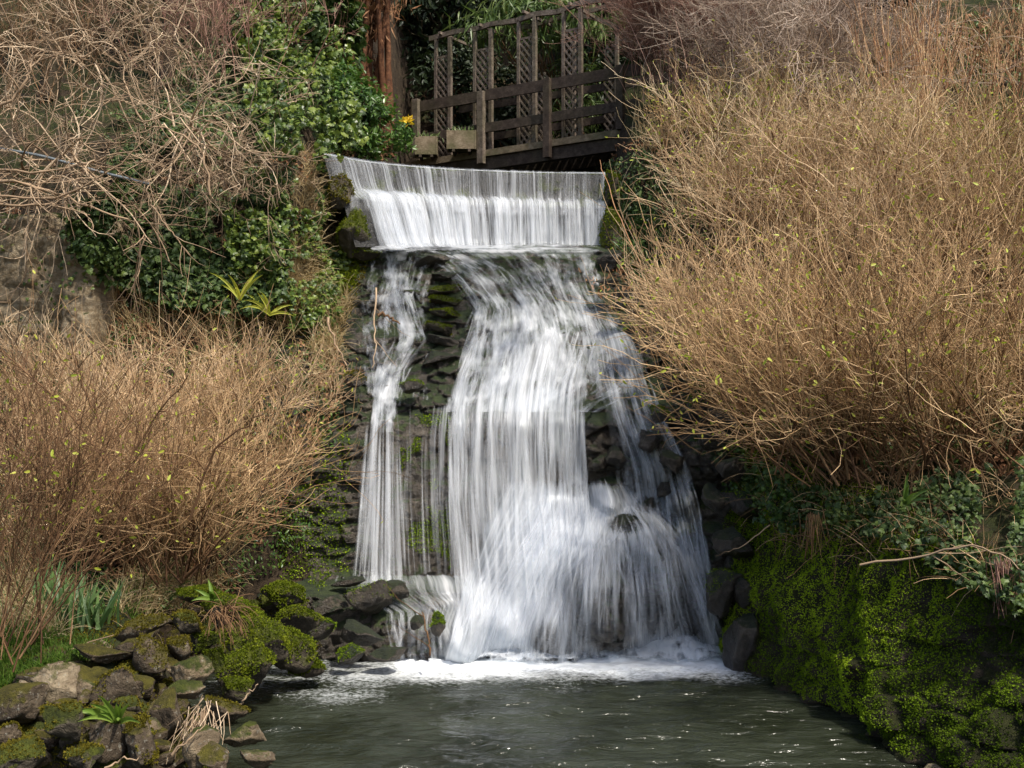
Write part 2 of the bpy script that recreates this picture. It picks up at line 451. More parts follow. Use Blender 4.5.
M['strand'] = m_strand('water_strands')
M['water_fall'] = m_water_streak('fall_water', 20, 0.5, 0.38, 0.66)
M['water_run'] = m_water_streak('running_water', 11, 2.4, 0.36, 0.60)
g = G('pipe_metal')
M['pipe'] = g.surf(g.n('BsdfPrincipled', Base_Color=(0.16, 0.185, 0.2, 1), Metallic=0.2, Roughness=0.5).outputs[0])
# ------------------------------------------------------------------ terrain
def itp(x, tab):
    return np.interp(x, [a for a, b in tab], [b for a, b in tab])

XL = [(-40, -2.6), (6, -1.35), (8.4, -1.6), (9.2, -1.9), (10.3, -2.25), (11.3, -2.75), (12.0, -2.9), (12.6, -2.45), (13.2, -1.75), (13.6, -2.45), (15, -2.3), (15.6, -2.25), (16, -2.42), (17, -2.6), (18, -2.3), (22, -2.1), (60, -2)]
XR0 = [(-40, 3.6), (6, 3.5), (9.2, 3.22), (11, 2.85), (12.5, 2.45), (13.2, 2.4), (14, 2.45), (15.5, 2.0), (17, 1.42), (19, 1.5), (60, 1.6)]
XR1 = [(-40, 5.0), (6, 4.9), (9.2, 4.35), (11, 3.75), (12.5, 3.05), (13.2, 2.95), (14, 2.85), (15.5, 2.45), (17, 1.72), (19, 1.8), (60, 2.0)]
ZR1 = [(-40, 1.6), (6, 1.45), (8.5, 1.5), (9.5, 1.62), (11, 1.98), (12.5, 2.45), (14, 3.7), (15.5, 5.2), (17, 6.75), (19, 7.5), (24, 9.5), (30, 15), (60, 34), (140, 40)]
ZL = [(-40, 1.2), (5, -0.8), (7.4, -0.6), (8.2, 0.05), (9.0, .62), (9.8, .8), (11, .85), (12.3, 1.05), (13.2, 1.5), (14.2, 2.7), (14.9, 4.1), (15.6, 5.5), (16.2, 6.4), (17, 7.0), (19, 8.2), (22, 11), (26, 15), (34, 24), (60, 34), (140, 40)]
ZG = [(-40, -1.2), (13.4, -1.2), (13.9, 0.5), (14.3, 1.6), (16.5, 4.2), (17.3, 5.5), (18, 6.0), (22.5, 6.3), (24, 8.5), (27, 14), (34, 24), (60, 34), (140, 40)]

def ground_z(x, y):
    xl, x0, x1 = itp(y, XL), itp(y, XR0) + 0.12, itp(y, XR1) + 0.12
    zg = itp(y, ZG)
    dl = xl - x
    wl = np.where(y < 13.3, np.clip(dl / 1.15, 0, 1) ** 0.7, np.clip(dl / 0.55, 0, 1))
    zl = itp(y, ZL) + 0.05 * np.clip(dl - 1, 0, 30)
    wr = np.clip((x - x0) / np.maximum(x1 - x0, 0.05), 0, 1)
    zr = itp(y, ZR1) + 0.42 * np.clip(x - x1, 0, 9) + 0.15 * np.clip(x - x1 - 9, 0, 60)
    zl = zl + 1.0 * np.exp(-((x + 2.95) / 0.55) ** 2 - ((y - 15.45) / 0.5) ** 2)
    z = zg * (1 - wl) * (1 - wr) + zl * wl + zr * wr
    p = np.stack([x, y, z], -1)
    bank = np.maximum(wl, wr)
    return z + bank * (0.12 * fbm(p * 1.1, 3, 3) + 0.05 * fbm(p * 4.5, 3, 8))

def axis(lo, a, b, hi, step, n):
    mid = np.arange(a, b + step / 2, step)
    g1 = a - (np.geomspace(1, 1 + (a - lo), n)[1:] - 1)[::-1]
    g2 = b + (np.geomspace(1, 1 + (hi - b), n)[1:] - 1)
    return np.concatenate([g1, mid, g2])
gx = axis(-130, -9, 9, 130, 0.075, 16)
gy = axis(-60, 6.5, 25, 150, 0.075, 16)
X, Y = np.meshgrid(gx, gy, indexing='ij')
Zg = ground_z(X.ravel(), Y.ravel())
ground = mesh('ground', np.stack([X.ravel(), Y.ravel(), Zg], -1), grid_faces(len(gx), len(gy)), M['soil'])
tag(ground, 'steep brown and mossy banks on both sides of the stream', kind='structure')

# ------------------------------------------------------------------ the cliff
YC = [(-1.2, 13.35), (0.0, 13.5), (0.78, 13.62), (1.7, 13.8), (2.6, 14.0), (2.78, 14.12), (3.1, 14.5), (3.7, 15.0), (4.4, 15.7), (5.0, 16.25), (5.12, 16.55), (5.2, 17.4)]
BUMPS = [  # x, z, half width, half height, how far it sticks out
    (0.55, 0.55, 1.1, 1.15, 0.55), (1.25, 0.75, 0.75, 0.95, 0.62), (1.15, 1.75, 0.22, 0.22, 0.3), (0.45, 0.15, 0.4, 0.55, 0.3),
    (1.55, 1.35, 0.3, 0.3, 0.35), (1.65, 2.45, 0.16, 0.17, 0.28), (1.85, 2.1, 0.17, 0.18, 0.3), (2.05, 1.75, 0.22, 0.2, 0.35),
    (1.9, 0.75, 0.5, 0.7, 0.45), (2.25, 0.3, 0.3, 0.4, 0.35), (2.45, 1.3, 0.35, 0.6, 0.3), (1.0, 2.35, 0.2, 0.42, 0.22),
    (-0.35, 0.25, 0.5, 0.42, 0.35), (-1.2, 0.2, 0.8, 0.5, 0.35), (-2.3, 0.4, 0.7, 0.6, 0.3), (2.3, 2.2, 0.4, 0.4, 0.25), (2.5, 2.9, 0.5, 0.4, 0.25)]

def cliff_base(x, z):
    y = itp(z, YC)
    for bx, bz, rx, rz, am in BUMPS:
        r2 = ((x - bx) / rx) ** 2 + ((z - bz) / rz) ** 2
        y = y - am * np.sqrt(np.clip(1 - r2, 0, 1)) * np.clip(1.3 - r2, 0, 1)
    y = y - 0.25 * sst(1.0, 3.2, np.abs(x)) * sst(5.1, 4.4, z)
    # a ledge at the foot on the left, where the small stream lands
    y = y - 0.45 * sst(-0.25, -0.55, x) * sst(0.80, 0.70, z)
    return y

def cliff_full(x, z):
    y = cliff_base(x, z)
    p = np.stack([x, y, z], -1)
    w = p[:, 0] * 0 + 1
    warp = fbm(p * 1.3, 2, 44) * 0.35
    f1, e1, c1 = voro(x * 1.9 + warp, z * 4.2 + warp * 1.5, 3)
    f2, e2, c2 = voro(x * 5.5 + warp * 3, z * 10.5 + warp, 8)
    slope = sst(2.6, 3.0, z)
    wet = sst(-0.9, -0.6, x) * sst(0.9, 0.7, x) * (1 - slope)           # the smooth main face
    amp = (1 - 0.6 * wet) * (1 + 0.2 * slope)
    amp = amp * (1 - 0.55 * slope * sst(-0.7, -0.3, x) * sst(1.7, 1.3, x))
    face = sst(-1.75, -1.6, x) * sst(-0.45, -0.6, x) * sst(2.75, 2.65, z) * sst(0.7, 0.85, z)
    y = y - face * (0.05 * np.abs(vnoise(p * np.array([9, 9, 6]), 51)) + 0.035 * np.abs(vnoise(p * np.array([22, 22, 15]), 52)))
    amp = amp * (1 - 0.8 * face)
    y = y - amp * (0.15 * (c1 - 0.5) * sst(0.0, 0.05, e1) + 0.09 * (c2 - 0.5) * sst(0.0, 0.14, e2) - 0.05 * sst(0.1, 0.0, e1) - 0.03 * sst(0.1, 0.0, e2))
    y = y - 0.06 * fbm(p * 3.0, 4, 12) * amp - 0.012 * fbm(p * np.array([14, 14, 14]), 3, 19)
    return y

cx = np.arange(-3.5, 3.5, 0.02); cz = np.arange(-1.1, 5.16, 0.0185)
X, Z = np.meshgrid(cx, cz, indexing='ij')
Yc = cliff_full(X.ravel(), Z.ravel())
rockface = mesh('cliff', np.stack([X.ravel(), Yc, Z.ravel()], -1), grid_faces(len(cx), len(cz)), M['wet'])
tag(rockface, 'dark wet layered rock face behind and beside the falling water', kind='structure')

# stream bed behind the weir is the gully of the ground sheet; the water above it
# ------------------------------------------------------------------ the weir
CR = np.array([(-2.62, 15.75), (-2.36, 16.08), (-1.92, 16.45), (-1.06, 16.85), (0.12, 17.12), (1.0, 17.2), (1.44, 17.2)])
CS = np.concatenate([[0], np.cumsum(np.linalg.norm(np.diff(CR, axis=0), axis=1))]); CS /= CS[-1]
def crest(t):
    # smooth curve through the crest points
    ts = np.linspace(0, 1, 200)
    xs, ys = np.interp(ts, CS, CR[:, 0]), np.interp(ts, CS, CR[:, 1])
    k = np.ones(31) / 31
    xs = np.convolve(np.pad(xs, 15, mode='reflect', reflect_type='odd'), k, 'valid')
    ys = np.convolve(np.pad(ys, 15, mode='reflect', reflect_type='odd'), k, 'valid')
    c = np.stack([np.interp(t, ts, xs), np.interp(t, ts, ys)], -1)
    dx, dy = np.interp(t, ts, np.gradient(xs)), np.interp(t, ts, np.gradient(ys))
    n = unit(np.stack([dy, -dx], -1))
    return c, n
CZ = 6.32
def foot_z(t): return 5.06 + 0.09 * np.clip(t * 3, 0, 1)
def weir_prof(t, prof, ripple=0.0):
    """prof: list of (d, z or fraction) -> positions on the grid t x prof"""
    c, n = crest(t)
    out = []
    for d, zz in prof:
        z = CZ + (foot_z(t) - CZ) * zz
        dd = d * (0.45 + 0.55 * sst(0, 0.2, t))
        q = c + n * dd[:, None] if hasattr(dd, 'shape') else c + n * dd
        sx = 0.30 * np.clip(1 - t * 1.6, 0, 1) * zz
        out.append(np.stack([q[:, 0] + sx, q[:, 1], z], -1))
    return np.stack(out, 1)
T = np.linspace(0, 1, 160)
wroot = thing('weir', 'curved two-step concrete weir across the top of the falls', 'weir', loc=(-0.4, 17.2, 5.1))
wp = [(-0.5, -0.0), (-0.5, 0.03), (-0.02, 0.03), (0.0, 0.06), (0.03, 0.4), (0.30, 0.48), (0.36, 0.52), (0.42, 1.0), (0.42, 1.06)]
V = weir_prof(T, wp)
V[:, 0, 2] = 5.0
part('weir_wall', V[:, 1:].reshape(-1, 3), grid_faces(160, len(wp) - 1), M['concrete'], wroot)

def ribbons(label, paths, width, alpha, tint=0.3):
    """many fine strands of falling water; paths (N,K,3)"""
    N, K, _ = paths.shape
    tan = np.gradient(paths, axis=1)
    side = unit(np.cross(unit(tan), unit(np.array([0, 0, CAMZ]) - paths)))
    s = np.linspace(0, 1, K)[None, :]
    w = (np.asarray(width).reshape(-1, 1) * (0.55 + 0.6 * s))[:, :, None] * 0.5
    V = np.stack([paths - side * w, paths - side * w * .35, paths + side * w * .35, paths + side * w], 2)
    env = sst(0, 0.22, s) * sst(1, 0.8, s) * (0.75 + 0.35 * vnoise(np.stack([np.broadcast_to(s * 5, (N, K)).ravel(), np.repeat(np.arange(N) * 3.7, K), np.zeros(N * K)], -1), 3).reshape(N, K))
    a = np.asarray(alpha).reshape(-1, 1) * env
    D = np.stack([a * 0, a, a, a * 0], 2)
    idx = np.arange(N * K * 4).reshape(N, K, 4)
    q = np.stack([idx[:, :-1, :-1], idx[:, 1:, :-1], idx[:, 1:, 1:], idx[:, :-1, 1:]], -1).reshape(-1, 4)
    U = np.arange(N)[:, None, None] * 0.37 + np.array([0, .02, .04, .06])[None, None]
    U = np.broadcast_to(U, D.shape); Vv = np.broadcast_to(s[:, :, None] * 1.6 + np.arange(N)[:, None, None] * .61, D.shape)
    o = mesh('waterfall', V.reshape(-1, 3), q, M['strand'], uv=np.stack([U.ravel(), Vv.ravel()], -1), attrs={'dens': D.ravel()})
    return tag(o, label, kind='structure')


def resample(prof, n):
    a = np.array(prof, float)
    s = np.concatenate([[0], np.cumsum(np.hypot(np.diff(a[:, 0]), np.diff(a[:, 1]) * 1.25))])
    u = np.linspace(0, s[-1], n)
    return np.stack([np.interp(u, s, a[:, 0]), np.interp(u, s, a[:, 1])], -1), u

def weir_water(name, prof, t0, t1, nu, nv, seed, off, dfun, label):
    t = np.linspace(t0, t1, nu)
    pr, u = resample(prof, nv)
    pr2 = pr.copy(); pr2[:, 0] += off
    V = weir_prof(t, pr2)
    L = CS[-1]
    U, W = np.meshgrid(t * 4.6 + seed * 3.3, u + seed * 2.1, indexing='ij')
    st = vnoise(np.stack([U.ravel() * 17, W.ravel() * 0.8, U.ravel() * 0], -1), seed) * 0.5 + vnoise(np.stack([U.ravel() * 5, W.ravel() * 0.8, U.ravel() * 0], -1), seed + 4) * 0.5
    st = st.reshape(nu, nv)
    lift = (st * 0.03 * sst(0, 0.25, u)[None, :])
    _, nn = crest(t)
    V[:, :, 0] += nn[:, None, 0] * lift
    V[:, :, 1] += nn[:, None, 1] * lift
    fade = (sst(0, 0.12, u / u[-1]) * sst(1.0, 0.93, u / u[-1]) if prof is lo else sst(0, 0.03, u / u[-1]) * sst(1.0, 0.85, u / u[-1]))[None, :]
    fade = fade * (sst(t0, t0 + 0.05, t) * sst(t1, t1 - 0.02, t) if prof is lo else sst(t1, t1 - 0.015, t))[:, None]
    dn = fade * dfun(t[:, None], (u / u[-1])[None, :]) * np.ones((nu, nv)) + 0.12 * st
    o = mesh(name, V.reshape(-1, 3), grid_faces(nu, nv), M['water_weir'], uv=np.stack([U.ravel(), W.ravel()], -1), attrs={'dens': dn.ravel()})
    return tag(o, label, kind='structure')
up = [(-0.35, 0.012), (-0.05, 0.015), (0.03, 0.03), (0.075, 0.1), (0.11, 0.3), (0.17, 0.44), (0.30, 0.50), (0.46, 0.56)]
lo = [(0.14, 0.34), (0.27, 0.41), (0.42, 0.46), (0.47, 0.55), (0.53, 0.75), (0.58, 0.97), (0.62, 1.06), (0.74, 1.12)]
weir_water('waterfall', up, 0.0, 1.0, 420, 60, 1, 0.02, lambda t, s: 0.27 + 0.08 * s - 0.08 * sst(0.3, 0.95, t) * sst(0.9, 0.2, s) + 0.4 * sst(0.3, 0.22, s) - 0.12 * sst(0.65, 0.85, s), 'upper curtain of water pouring over the crest of the weir')
weir_water('waterfall', up, 0.0, 1.0, 420, 60, 5, 0.06, lambda t, s: 0.16 + 0.12 * sst(.5, .75, s) - 0.05 * t * (1 - s), 'thin outer strands of the upper weir curtain')
weir_water('waterfall', lo, 0.06, 1.0, 420, 60, 2, 0.0, lambda t, s: 0.42 + 0.16 * s + 0.10 * sst(0.55, 0.2, t) - 0.15 * sst(0.25, 0, s), 'lower curtain of water on the second step of the weir')
weir_water('waterfall', lo, 0.07, 0.99, 420, 60, 9, 0.05, lambda t, s: 0.16 + 0.2 * s, 'thin outer strands of the lower weir curtain')


def weir_strands(label, prof, t0, t1, n, slant, wid, al):
    pr, u = resample(prof, 26)
    t = t0 + (t1 - t0) * (np.arange(n) + RNG.random(n)) / n
    out = []
    for k in range(26):
        f = k / 25
        tt = np.clip(t + slant * f * f * (0.5 + RNG.random(n) * 0 + 0.5 * np.sin(t * 40)), 0, 1)
        out.append(weir_prof(tt, [(pr[k, 0] + 0.05, pr[k, 1])])[:, 0])
    pt = np.stack(out, 1)
    pt[:, :, 1] -= (RNG.random(n) * 0.03)[:, None]
    ribbons(label, pt, wid * (0.4 + 1.1 * RNG.random(n)), al * (0.15 + 0.85 * RNG.random(n)) * np.clip(0.75 + 0.6 * vnoise(np.stack([t * 60, t * 0, t * 0], -1), 5) + 0.5 * vnoise(np.stack([t * 22, t * 0, t * 0], -1), 6), 0.1, 1.1))
weir_strands('fine strands of the upper weir curtain', up, 0.005, 0.992, 230, -0.016, 0.034, 0.68)
weir_strands('fine strands of the lower weir curtain', lo, 0.075, 0.985, 260, -0.008, 0.036, 0.85)
weir_strands('fine slanting strands across the step of the weir', [(0.15, 0.40), (0.3, 0.47), (0.45, 0.52), (0.55, 0.68)], 0.03, 0.97, 200, -0.03, 0.04, 0.55)
# stream above the weir
sx, sy = np.linspace(-4.5, 3.2, 60), np.linspace(16.6, 26, 60)
c_, n_ = crest(np.linspace(0, 1, 80))
rows = []
for k, s in enumerate(np.concatenate([[0.33], np.linspace(0.6, 9, 40)])):
    q = c_ - n_ * 0; q = q.copy(); q[:, 1] += s
    rows.append(np.stack([q[:, 0], q[:, 1], np.full(80, CZ - 0.02)], -1))
g = G('stream_water')
wv = g.noise(g.stretch(g.obj(), (4, 9, 4)), 1.0, 3)
M['stream'] = g.surf(g.n('BsdfPrincipled', Base_Color=(0.02, 0.025, 0.02, 1), Roughness=0.08, IOR=1.33, Normal=g.bump(wv, 0.5, 0.05)).outputs[0])
st_ = mesh('stream', np.stack(rows, 0).reshape(-1, 3), grid_faces(41, 80), M['stream'])
tag(st_, 'dark stream above the weir running under the bridge', kind='structure')

# ------------------------------------------------------------------ pool
def pool_mat():
    g = G('pool_water')
    pos = g.geo()['Position']
    s = g.sep(pos)
    n1 = g.noise(g.stretch(pos, (1.6, 5.0, 1)), 1.0, 4, 0.55, 0.6)
    n2 = g.noise(g.stretch(pos, (6, 16, 1)), 1.0, 3, 0.6, 0.4)
    depth = g.noise(g.stretch(pos, (0.9, 0.9, 1)), 1.0, 3)
    col = g.ramp(depth, [(0.35, (0.012, 0.015, 0.008)), (0.6, (0.03, 0.036, 0.024))])
    # floating foam: thick where the water lands, flecks farther out
    sp = g.noise(g.stretch(pos, (16, 30, 1)), 1.0, 4, 0.7)
    cl = g.noise(g.stretch(pos, (1.3, 2.2, 1)), 1.0, 3, 0.6)
    fd = g.attr('foam')
    f = g.math('ADD', g.math('ADD', g.math('MULTIPLY', sp, 0.6), g.math('MULTIPLY', cl, 0.4)), g.math('MULTIPLY', fd, 0.5))
    fm = g.ramp(f, [(0.62, 0.0), (0.9, 1.0)])
    fm = g.math('MULTIPLY', fm, g.ramp(fd, [(0.02, 0.0), (0.15, 0.5), (0.5, 1.0)]))
    b = g.bump(g.math('ADD', g.math('MULTIPLY', n1, 0.7), g.math('MULTIPLY', n2, 0.22)), 0.8, 0.18)
    w = g.n('BsdfPrincipled', Base_Color=col, Roughness=0.13, IOR=1.33, Normal=b, Specular_IOR_Level=0.6).outputs[0]
    fo = g.n('BsdfDiffuse', Color=(0.82, 0.86, 0.88, 1)).outputs[0]
    return g.surf(g.n('MixShader', Fac=fm, i1=w, i2=fo).outputs[0])
px_ = np.linspace(-6, 6, 340); py_ = np.concatenate([np.linspace(-8, 7.9, 30), np.linspace(8.0, 14.2, 260)])
X, Y = np.meshgrid(px_, py_, indexing='ij'); X = X.ravel(); Y = Y.ravel()
wz = 0.026 * fbm(np.stack([X * 1.7, Y * 4.2, X * 0], -1), 3, 31) + 0.008 * fbm(np.stack([X * 6, Y * 13, X * 0], -1), 2, 37)
front = 12.95 + 0.12 * vnoise(np.stack([X * 1.5, X * 0, X * 0], -1), 3)
foam = sst(front - 1.6, front - 0.1, Y) ** 1.3 * sst(-1.6, -0.7, X) * sst(3.0, 2.3, X) + 0.25 * sst(10.5, 12.3, Y) * sst(-3, -1, X) * sst(1.6, 0.2, X) + 0.22 * sst(10.3, 11.6, Y) * sst(-0.9, -1.6, X)
wz = wz + 0.03 * np.clip(foam, 0, 1) * np.abs(fbm(np.stack([X * 5, Y * 8, X * 0], -1), 3, 77))
pool = mesh('pool_water', np.stack([X, Y, wz], -1), grid_faces(340, 290), pool_mat(), attrs={'foam': foam})
tag(pool, 'dark green rippled pool with white foam below the falls', kind='structure')

# ------------------------------------------------------------------ ray casting against what stands so far
bpy.context.view_layer.update()
def bvh_of(objs):
    vs, fs, o = [], [], 0
    for ob in objs:
        me = ob.data
        v = np.empty(len(me.vertices) * 3, np.float32); me.vertices.foreach_get('co', v)
        f = np.empty(len(me.polygons) * 4, np.int32); me.polygons.foreach_get('vertices', f)
        vs.append(v.reshape(-1, 3)); fs.append(f.reshape(-1, 4) + o); o += len(me.vertices)
    return BVHTree.FromPolygons(np.concatenate(vs).tolist(), np.concatenate(fs).tolist())
CAM = Vector((0, 0, CAMZ))
def cast(bvh, px, py):
    d = Vector(((px - 512) / FPX, 1, (384 - py) / FPX)).normalized()
    loc, nor, i, dist = bvh.ray_cast(CAM, d)
    if loc is None: return None
    if nor.dot(d) > 0: nor = -nor
    return np.array(loc), np.array(nor)

# ------------------------------------------------------------------ water over the rock
zz = np.arange(-1.1, 5.16, 0.03); xx = np.arange(-3.5, 3.5, 0.04)
Xs, Zs = np.meshgrid(xx, zz, indexing='ij')
smooth_y = cliff_base(Xs.ravel(), Zs.ravel()) * 0.6 + cliff_full(Xs.ravel(), Zs.ravel()) * 0.4 - 0.02
bv_smooth = BVHTree.FromPolygons(np.stack([Xs.ravel(), smooth_y, Zs.ravel()], -1).tolist(), grid_faces(len(xx), len(zz)).tolist())

HOLES = [(688, 618, 13, 42, .9), (605, 620, 30, 30, .55), (652, 604, 14, 40, .6), (575, 600, 10, 30, .35), (628, 575, 12, 16, .45), (664, 545, 12, 12, .4), (548, 642, 15, 22, .6), (606, 440, 14, 40, .5), (616, 458, 12, 13, .5), (652, 440, 12, 12, .5), (670, 463, 12, 12, .6), (628, 524, 20, 10, .5), (648, 505, 11, 9, .4), (575, 490, 12, 8, .3),
         (520, 262, 30, 7, .2), (575, 275, 22, 7, .25), (500, 290, 25, 7, .15), (560, 540, 30, 20, -.15)]
def holes(px, py):
    r = np.zeros_like(px)
    for hx, hy, rx, ry, am in HOLES:
        r = r + am * sst(1.25, 0.5, np.hypot((px - hx) / rx, (py - hy) / ry))
    return r
def bundle(label, rows, nu, nv, mat, off, seed, warp=0.0):
    """rows: (image row, left, right, density left, middle, right); a sheet that runs down the rock"""
    rows = np.array(rows, float)
    ys = np.linspace(rows[0, 0], rows[-1, 0], nv)
    cols = [np.interp(ys, rows[:, 0], rows[:, k]) for k in range(1, 6)]
    k = max(1, int(nv / 30)) * 2 + 1
    cols = [np.convolve(np.pad(c, k // 2, mode='edge'), np.ones(k) / k, 'valid') for c in cols]
    V = np.zeros((nu, nv, 3)); ok = True
    us = np.linspace(0, 1, nu)
    D = np.zeros((nu, nv)); UU = np.zeros((nu, nv)); VV = np.zeros((nu, nv))
    prev = None
    for j in range(nv):
        for i in range(nu):
            px = cols[0][j] + (cols[1][j] - cols[0][j]) * us[i]
            d = Vector(((px - 512) / FPX, 1, (384 - ys[j]) / FPX)).normalized()
            loc, nor, _, dist = bv_smooth.ray_cast(CAM, d)
            V[i, j] = loc if loc is not None else (P(px, ys[j], 13.4))
    # water leaves the ledges: smooth the depth down the flow, never going behind the rock
    Yd = V[:, :, 1].copy()
    S = Yd.copy()
    for _ in range(12):
        S[:, 1:-1] = (S[:, :-2] + S[:, 2:] + 2 * S[:, 1:-1]) / 4
        S = np.minimum(S, Yd)
    for _ in range(4):
        S[1:-1] = (S[:-2] + S[2:] + 2 * S[1:-1]) / 4
    S -= off
    ratio = (S / Yd)[:, :, None]
    V = np.array([0, 0, CAMZ]) + (V - np.array([0, 0, CAMZ])) * ratio
    mid = V[nu // 2]
    vlen = np.concatenate([[0], np.cumsum(np.linalg.norm(np.diff(mid, axis=0), axis=1))])
    wref = np.linalg.norm(V[-1] - V[0], axis=1)
    wref = wref.mean() * 0.65 + wref * 0.35 * 0 + 0.0
    for i in range(nu):
        UU[i] = us[i] * wref + seed * 3.7
    VV[:] = vlen[None] + seed * 1.3
    st = vnoise(np.stack([UU.ravel() * 12, VV.ravel() * 0.9, UU.ravel() * 0], -1), seed).reshape(nu, nv)
    st2 = vnoise(np.stack([UU.ravel() * 3.5, VV.ravel() * 1.1, UU.ravel() * 0], -1), seed + 3).reshape(nu, nv)
    V[:, :, 1] -= st * 0.02 + st2 * 0.05
    tri = np.stack([np.interp(us, [0, .5, 1], [cols[2][j], cols[3][j], cols[4][j]]) for j in range(nv)], 1)
    edge = np.minimum(us, 1 - us)[:, None] * np.ones((1, nv))
    ragged = 0.06 + 0.05 * vnoise(np.stack([VV.ravel() * 4, UU.ravel() * 0, UU.ravel() * 0], -1), seed + 8).reshape(nu, nv)
    ef = sst(0.0, 1.0, edge / np.maximum(ragged, 0.01))
    endf = sst(0, 0.16 if 'soft white' in label else 0.05, np.linspace(0, 1, nv))[None, :]
    PX = cols[0][None] + (cols[1] - cols[0])[None] * us[:, None]
    PY = ys[None] + 0 * PX
    tri = tri - holes(PX + 5 * st2, PY) * tri
    D = (tri + 0.10 * st + 0.10 * st2) * (0.25 + 0.75 * ef) * endf
    D[0] = 0; D[-1] = 0; D[:, 0] = 0
    o = mesh('waterfall', V.reshape(-1, 3), grid_faces(nu, nv), mat, uv=np.stack([UU.ravel(), VV.ravel()], -1), attrs={'dens': D.ravel()})
    return tag(o, label, kind='structure')

WF, WR = M['water_fall'], M['water_run']
# shallow water over the sloping shelf
bundle('shallow white water spreading over the sloping shelf below the weir',
       [(240, 372, 608, 0.63, 0.714, 0.588), (250, 385, 604, 0.252, 0.554, 0.378), (262, 425, 602, 0.294, 0.437, 0.294), (280, 450, 604, 0.294, 0.386, 0.294), (300, 470, 610, 0.336, 0.42, 0.336), (325, 466, 630, 0.353, 0.504, 0.336), (350, 458, 640, 0.37, 0.538, 0.319), (385, 447, 650, 0.378, 0.571, 0.252), (412, 440, 600, 0.378, 0.63, 0.336)], 130, 120, WR, 0.05, 1)
bundle('main white sheet of water falling from the lip to the splash rocks',
       [(318, 480, 606, 0.168, 0.378, 0.252), (345, 462, 600, 0.336, 0.504, 0.378), (380, 451, 592, 0.378, 0.554, 0.42), (410, 445, 590, 0.42, 0.605, 0.462), (430, 444, 590, 0.37, 0.504, 0.42), (500, 448, 592, 0.336, 0.47, 0.42), (545, 455, 596, 0.353, 0.504, 0.504), (600, 456, 600, 0.378, 0.588, 0.42), (660, 450, 600, 0.42, 0.588, 0.42)], 130, 130, WF, 0.10, 2)
bundle('thin streaks over the main sheet of water',
       [(335, 470, 596, 0.126, 0.294, 0.21), (380, 448, 592, 0.21, 0.353, 0.252), (412, 440, 592, 0.252, 0.353, 0.286), (460, 432, 592, 0.235, 0.286, 0.252), (520, 430, 594, 0.218, 0.286, 0.286), (575, 436, 600, 0.185, 0.336, 0.336)], 120, 100, WF, 0.2, 3)
bundle('right hand branch of white water tumbling over boulders',
       [(318, 585, 622, 0.252, 0.42, 0.252), (345, 590, 640, 0.378, 0.47, 0.336), (380, 594, 650, 0.378, 0.47, 0.336), (420, 604, 664, 0.386, 0.47, 0.336), (450, 614, 680, 0.37, 0.454, 0.353), (480, 618, 694, 0.386, 0.487, 0.37), (510, 616, 704, 0.42, 0.504, 0.37), (545, 612, 712, 0.403, 0.487, 0.386), (585, 620, 716, 0.336, 0.42, 0.42), (625, 628, 718, 0.286, 0.37, 0.487), (662, 630, 724, 0.302, 0.353, 0.487)], 90, 150, WF, 0.07, 4)
bundle('splashing fan of water spreading over the rock dome',
       [(478, 560, 624, 0.252, 0.504, 0.294), (495, 535, 640, 0.42, 0.571, 0.42), (520, 510, 668, 0.487, 0.538, 0.403), (550, 488, 690, 0.538, 0.47, 0.386), (590, 470, 705, 0.571, 0.42, 0.37), (625, 455, 712, 0.605, 0.403, 0.37), (664, 442, 722, 0.63, 0.454, 0.437)], 150, 120, WF, 0.10, 5)
bundle('soft white splash at the centre of the falls',
       [(462, 500, 620, .1, .3, .1), (485, 500, 630, .3, .7, .5), (505, 490, 640, .4, .8, .6), (535, 478, 625, .45, .85, .4), (580, 464, 585, .5, .85, .25), (625, 452, 565, .6, .85, .2), (664, 440, 560, .75, .85, .3)], 90, 90, WF, 0.2, 6)
bundle('outer fan of fine strands over the rock dome',
       [(500, 560, 650, 0.168, 0.336, 0.21), (530, 520, 690, 0.286, 0.353, 0.302), (570, 490, 704, 0.302, 0.294, 0.302), (610, 470, 712, 0.336, 0.286, 0.302), (662, 450, 720, 0.42, 0.353, 0.378)], 130, 90, WF, 0.22, 7)
bundle('narrow left stream braiding down the dark rock',
       [(240, 366, 424, 0.504, 0.504, 0.42), (262, 376, 412, 0.168, 0.336, 0.252), (290, 384, 410, 0.21, 0.403, 0.21), (315, 386, 418, 0.252, 0.378, 0.252), (340, 384, 428, 0.21, 0.336, 0.294), (362, 376, 416, 0.294, 0.353, 0.252), (390, 371, 402, 0.42, 0.504, 0.294), (412, 371, 400, 0.378, 0.462, 0.294), (432, 369, 400, 0.168, 0.252, 0.168)], 60, 110, WR, 0.06, 8)
bundle('thin threads of water beside the left stream',
       [(245, 366, 440, 0.252, 0.252, 0.252), (300, 352, 430, 0.101, 0.252, 0.252), (350, 356, 436, 0.126, 0.235, 0.252), (400, 360, 430, 0.168, 0.252, 0.168)], 60, 80, WR, 0.05, 12)
bundle('left ribbon of water dropping in front of the mossy rock',
       [(385, 373, 398, 0, 0.084, 0), (410, 370, 398, 0.252, 0.42, 0.252), (430, 366, 400, 0.353, 0.487, 0.336), (480, 361, 402, 0.353, 0.47, 0.336), (530, 357, 404, 0.353, 0.47, 0.336), (584, 352, 408, 0.336, 0.462, 0.336)], 60, 90, WF, 0.12, 9)
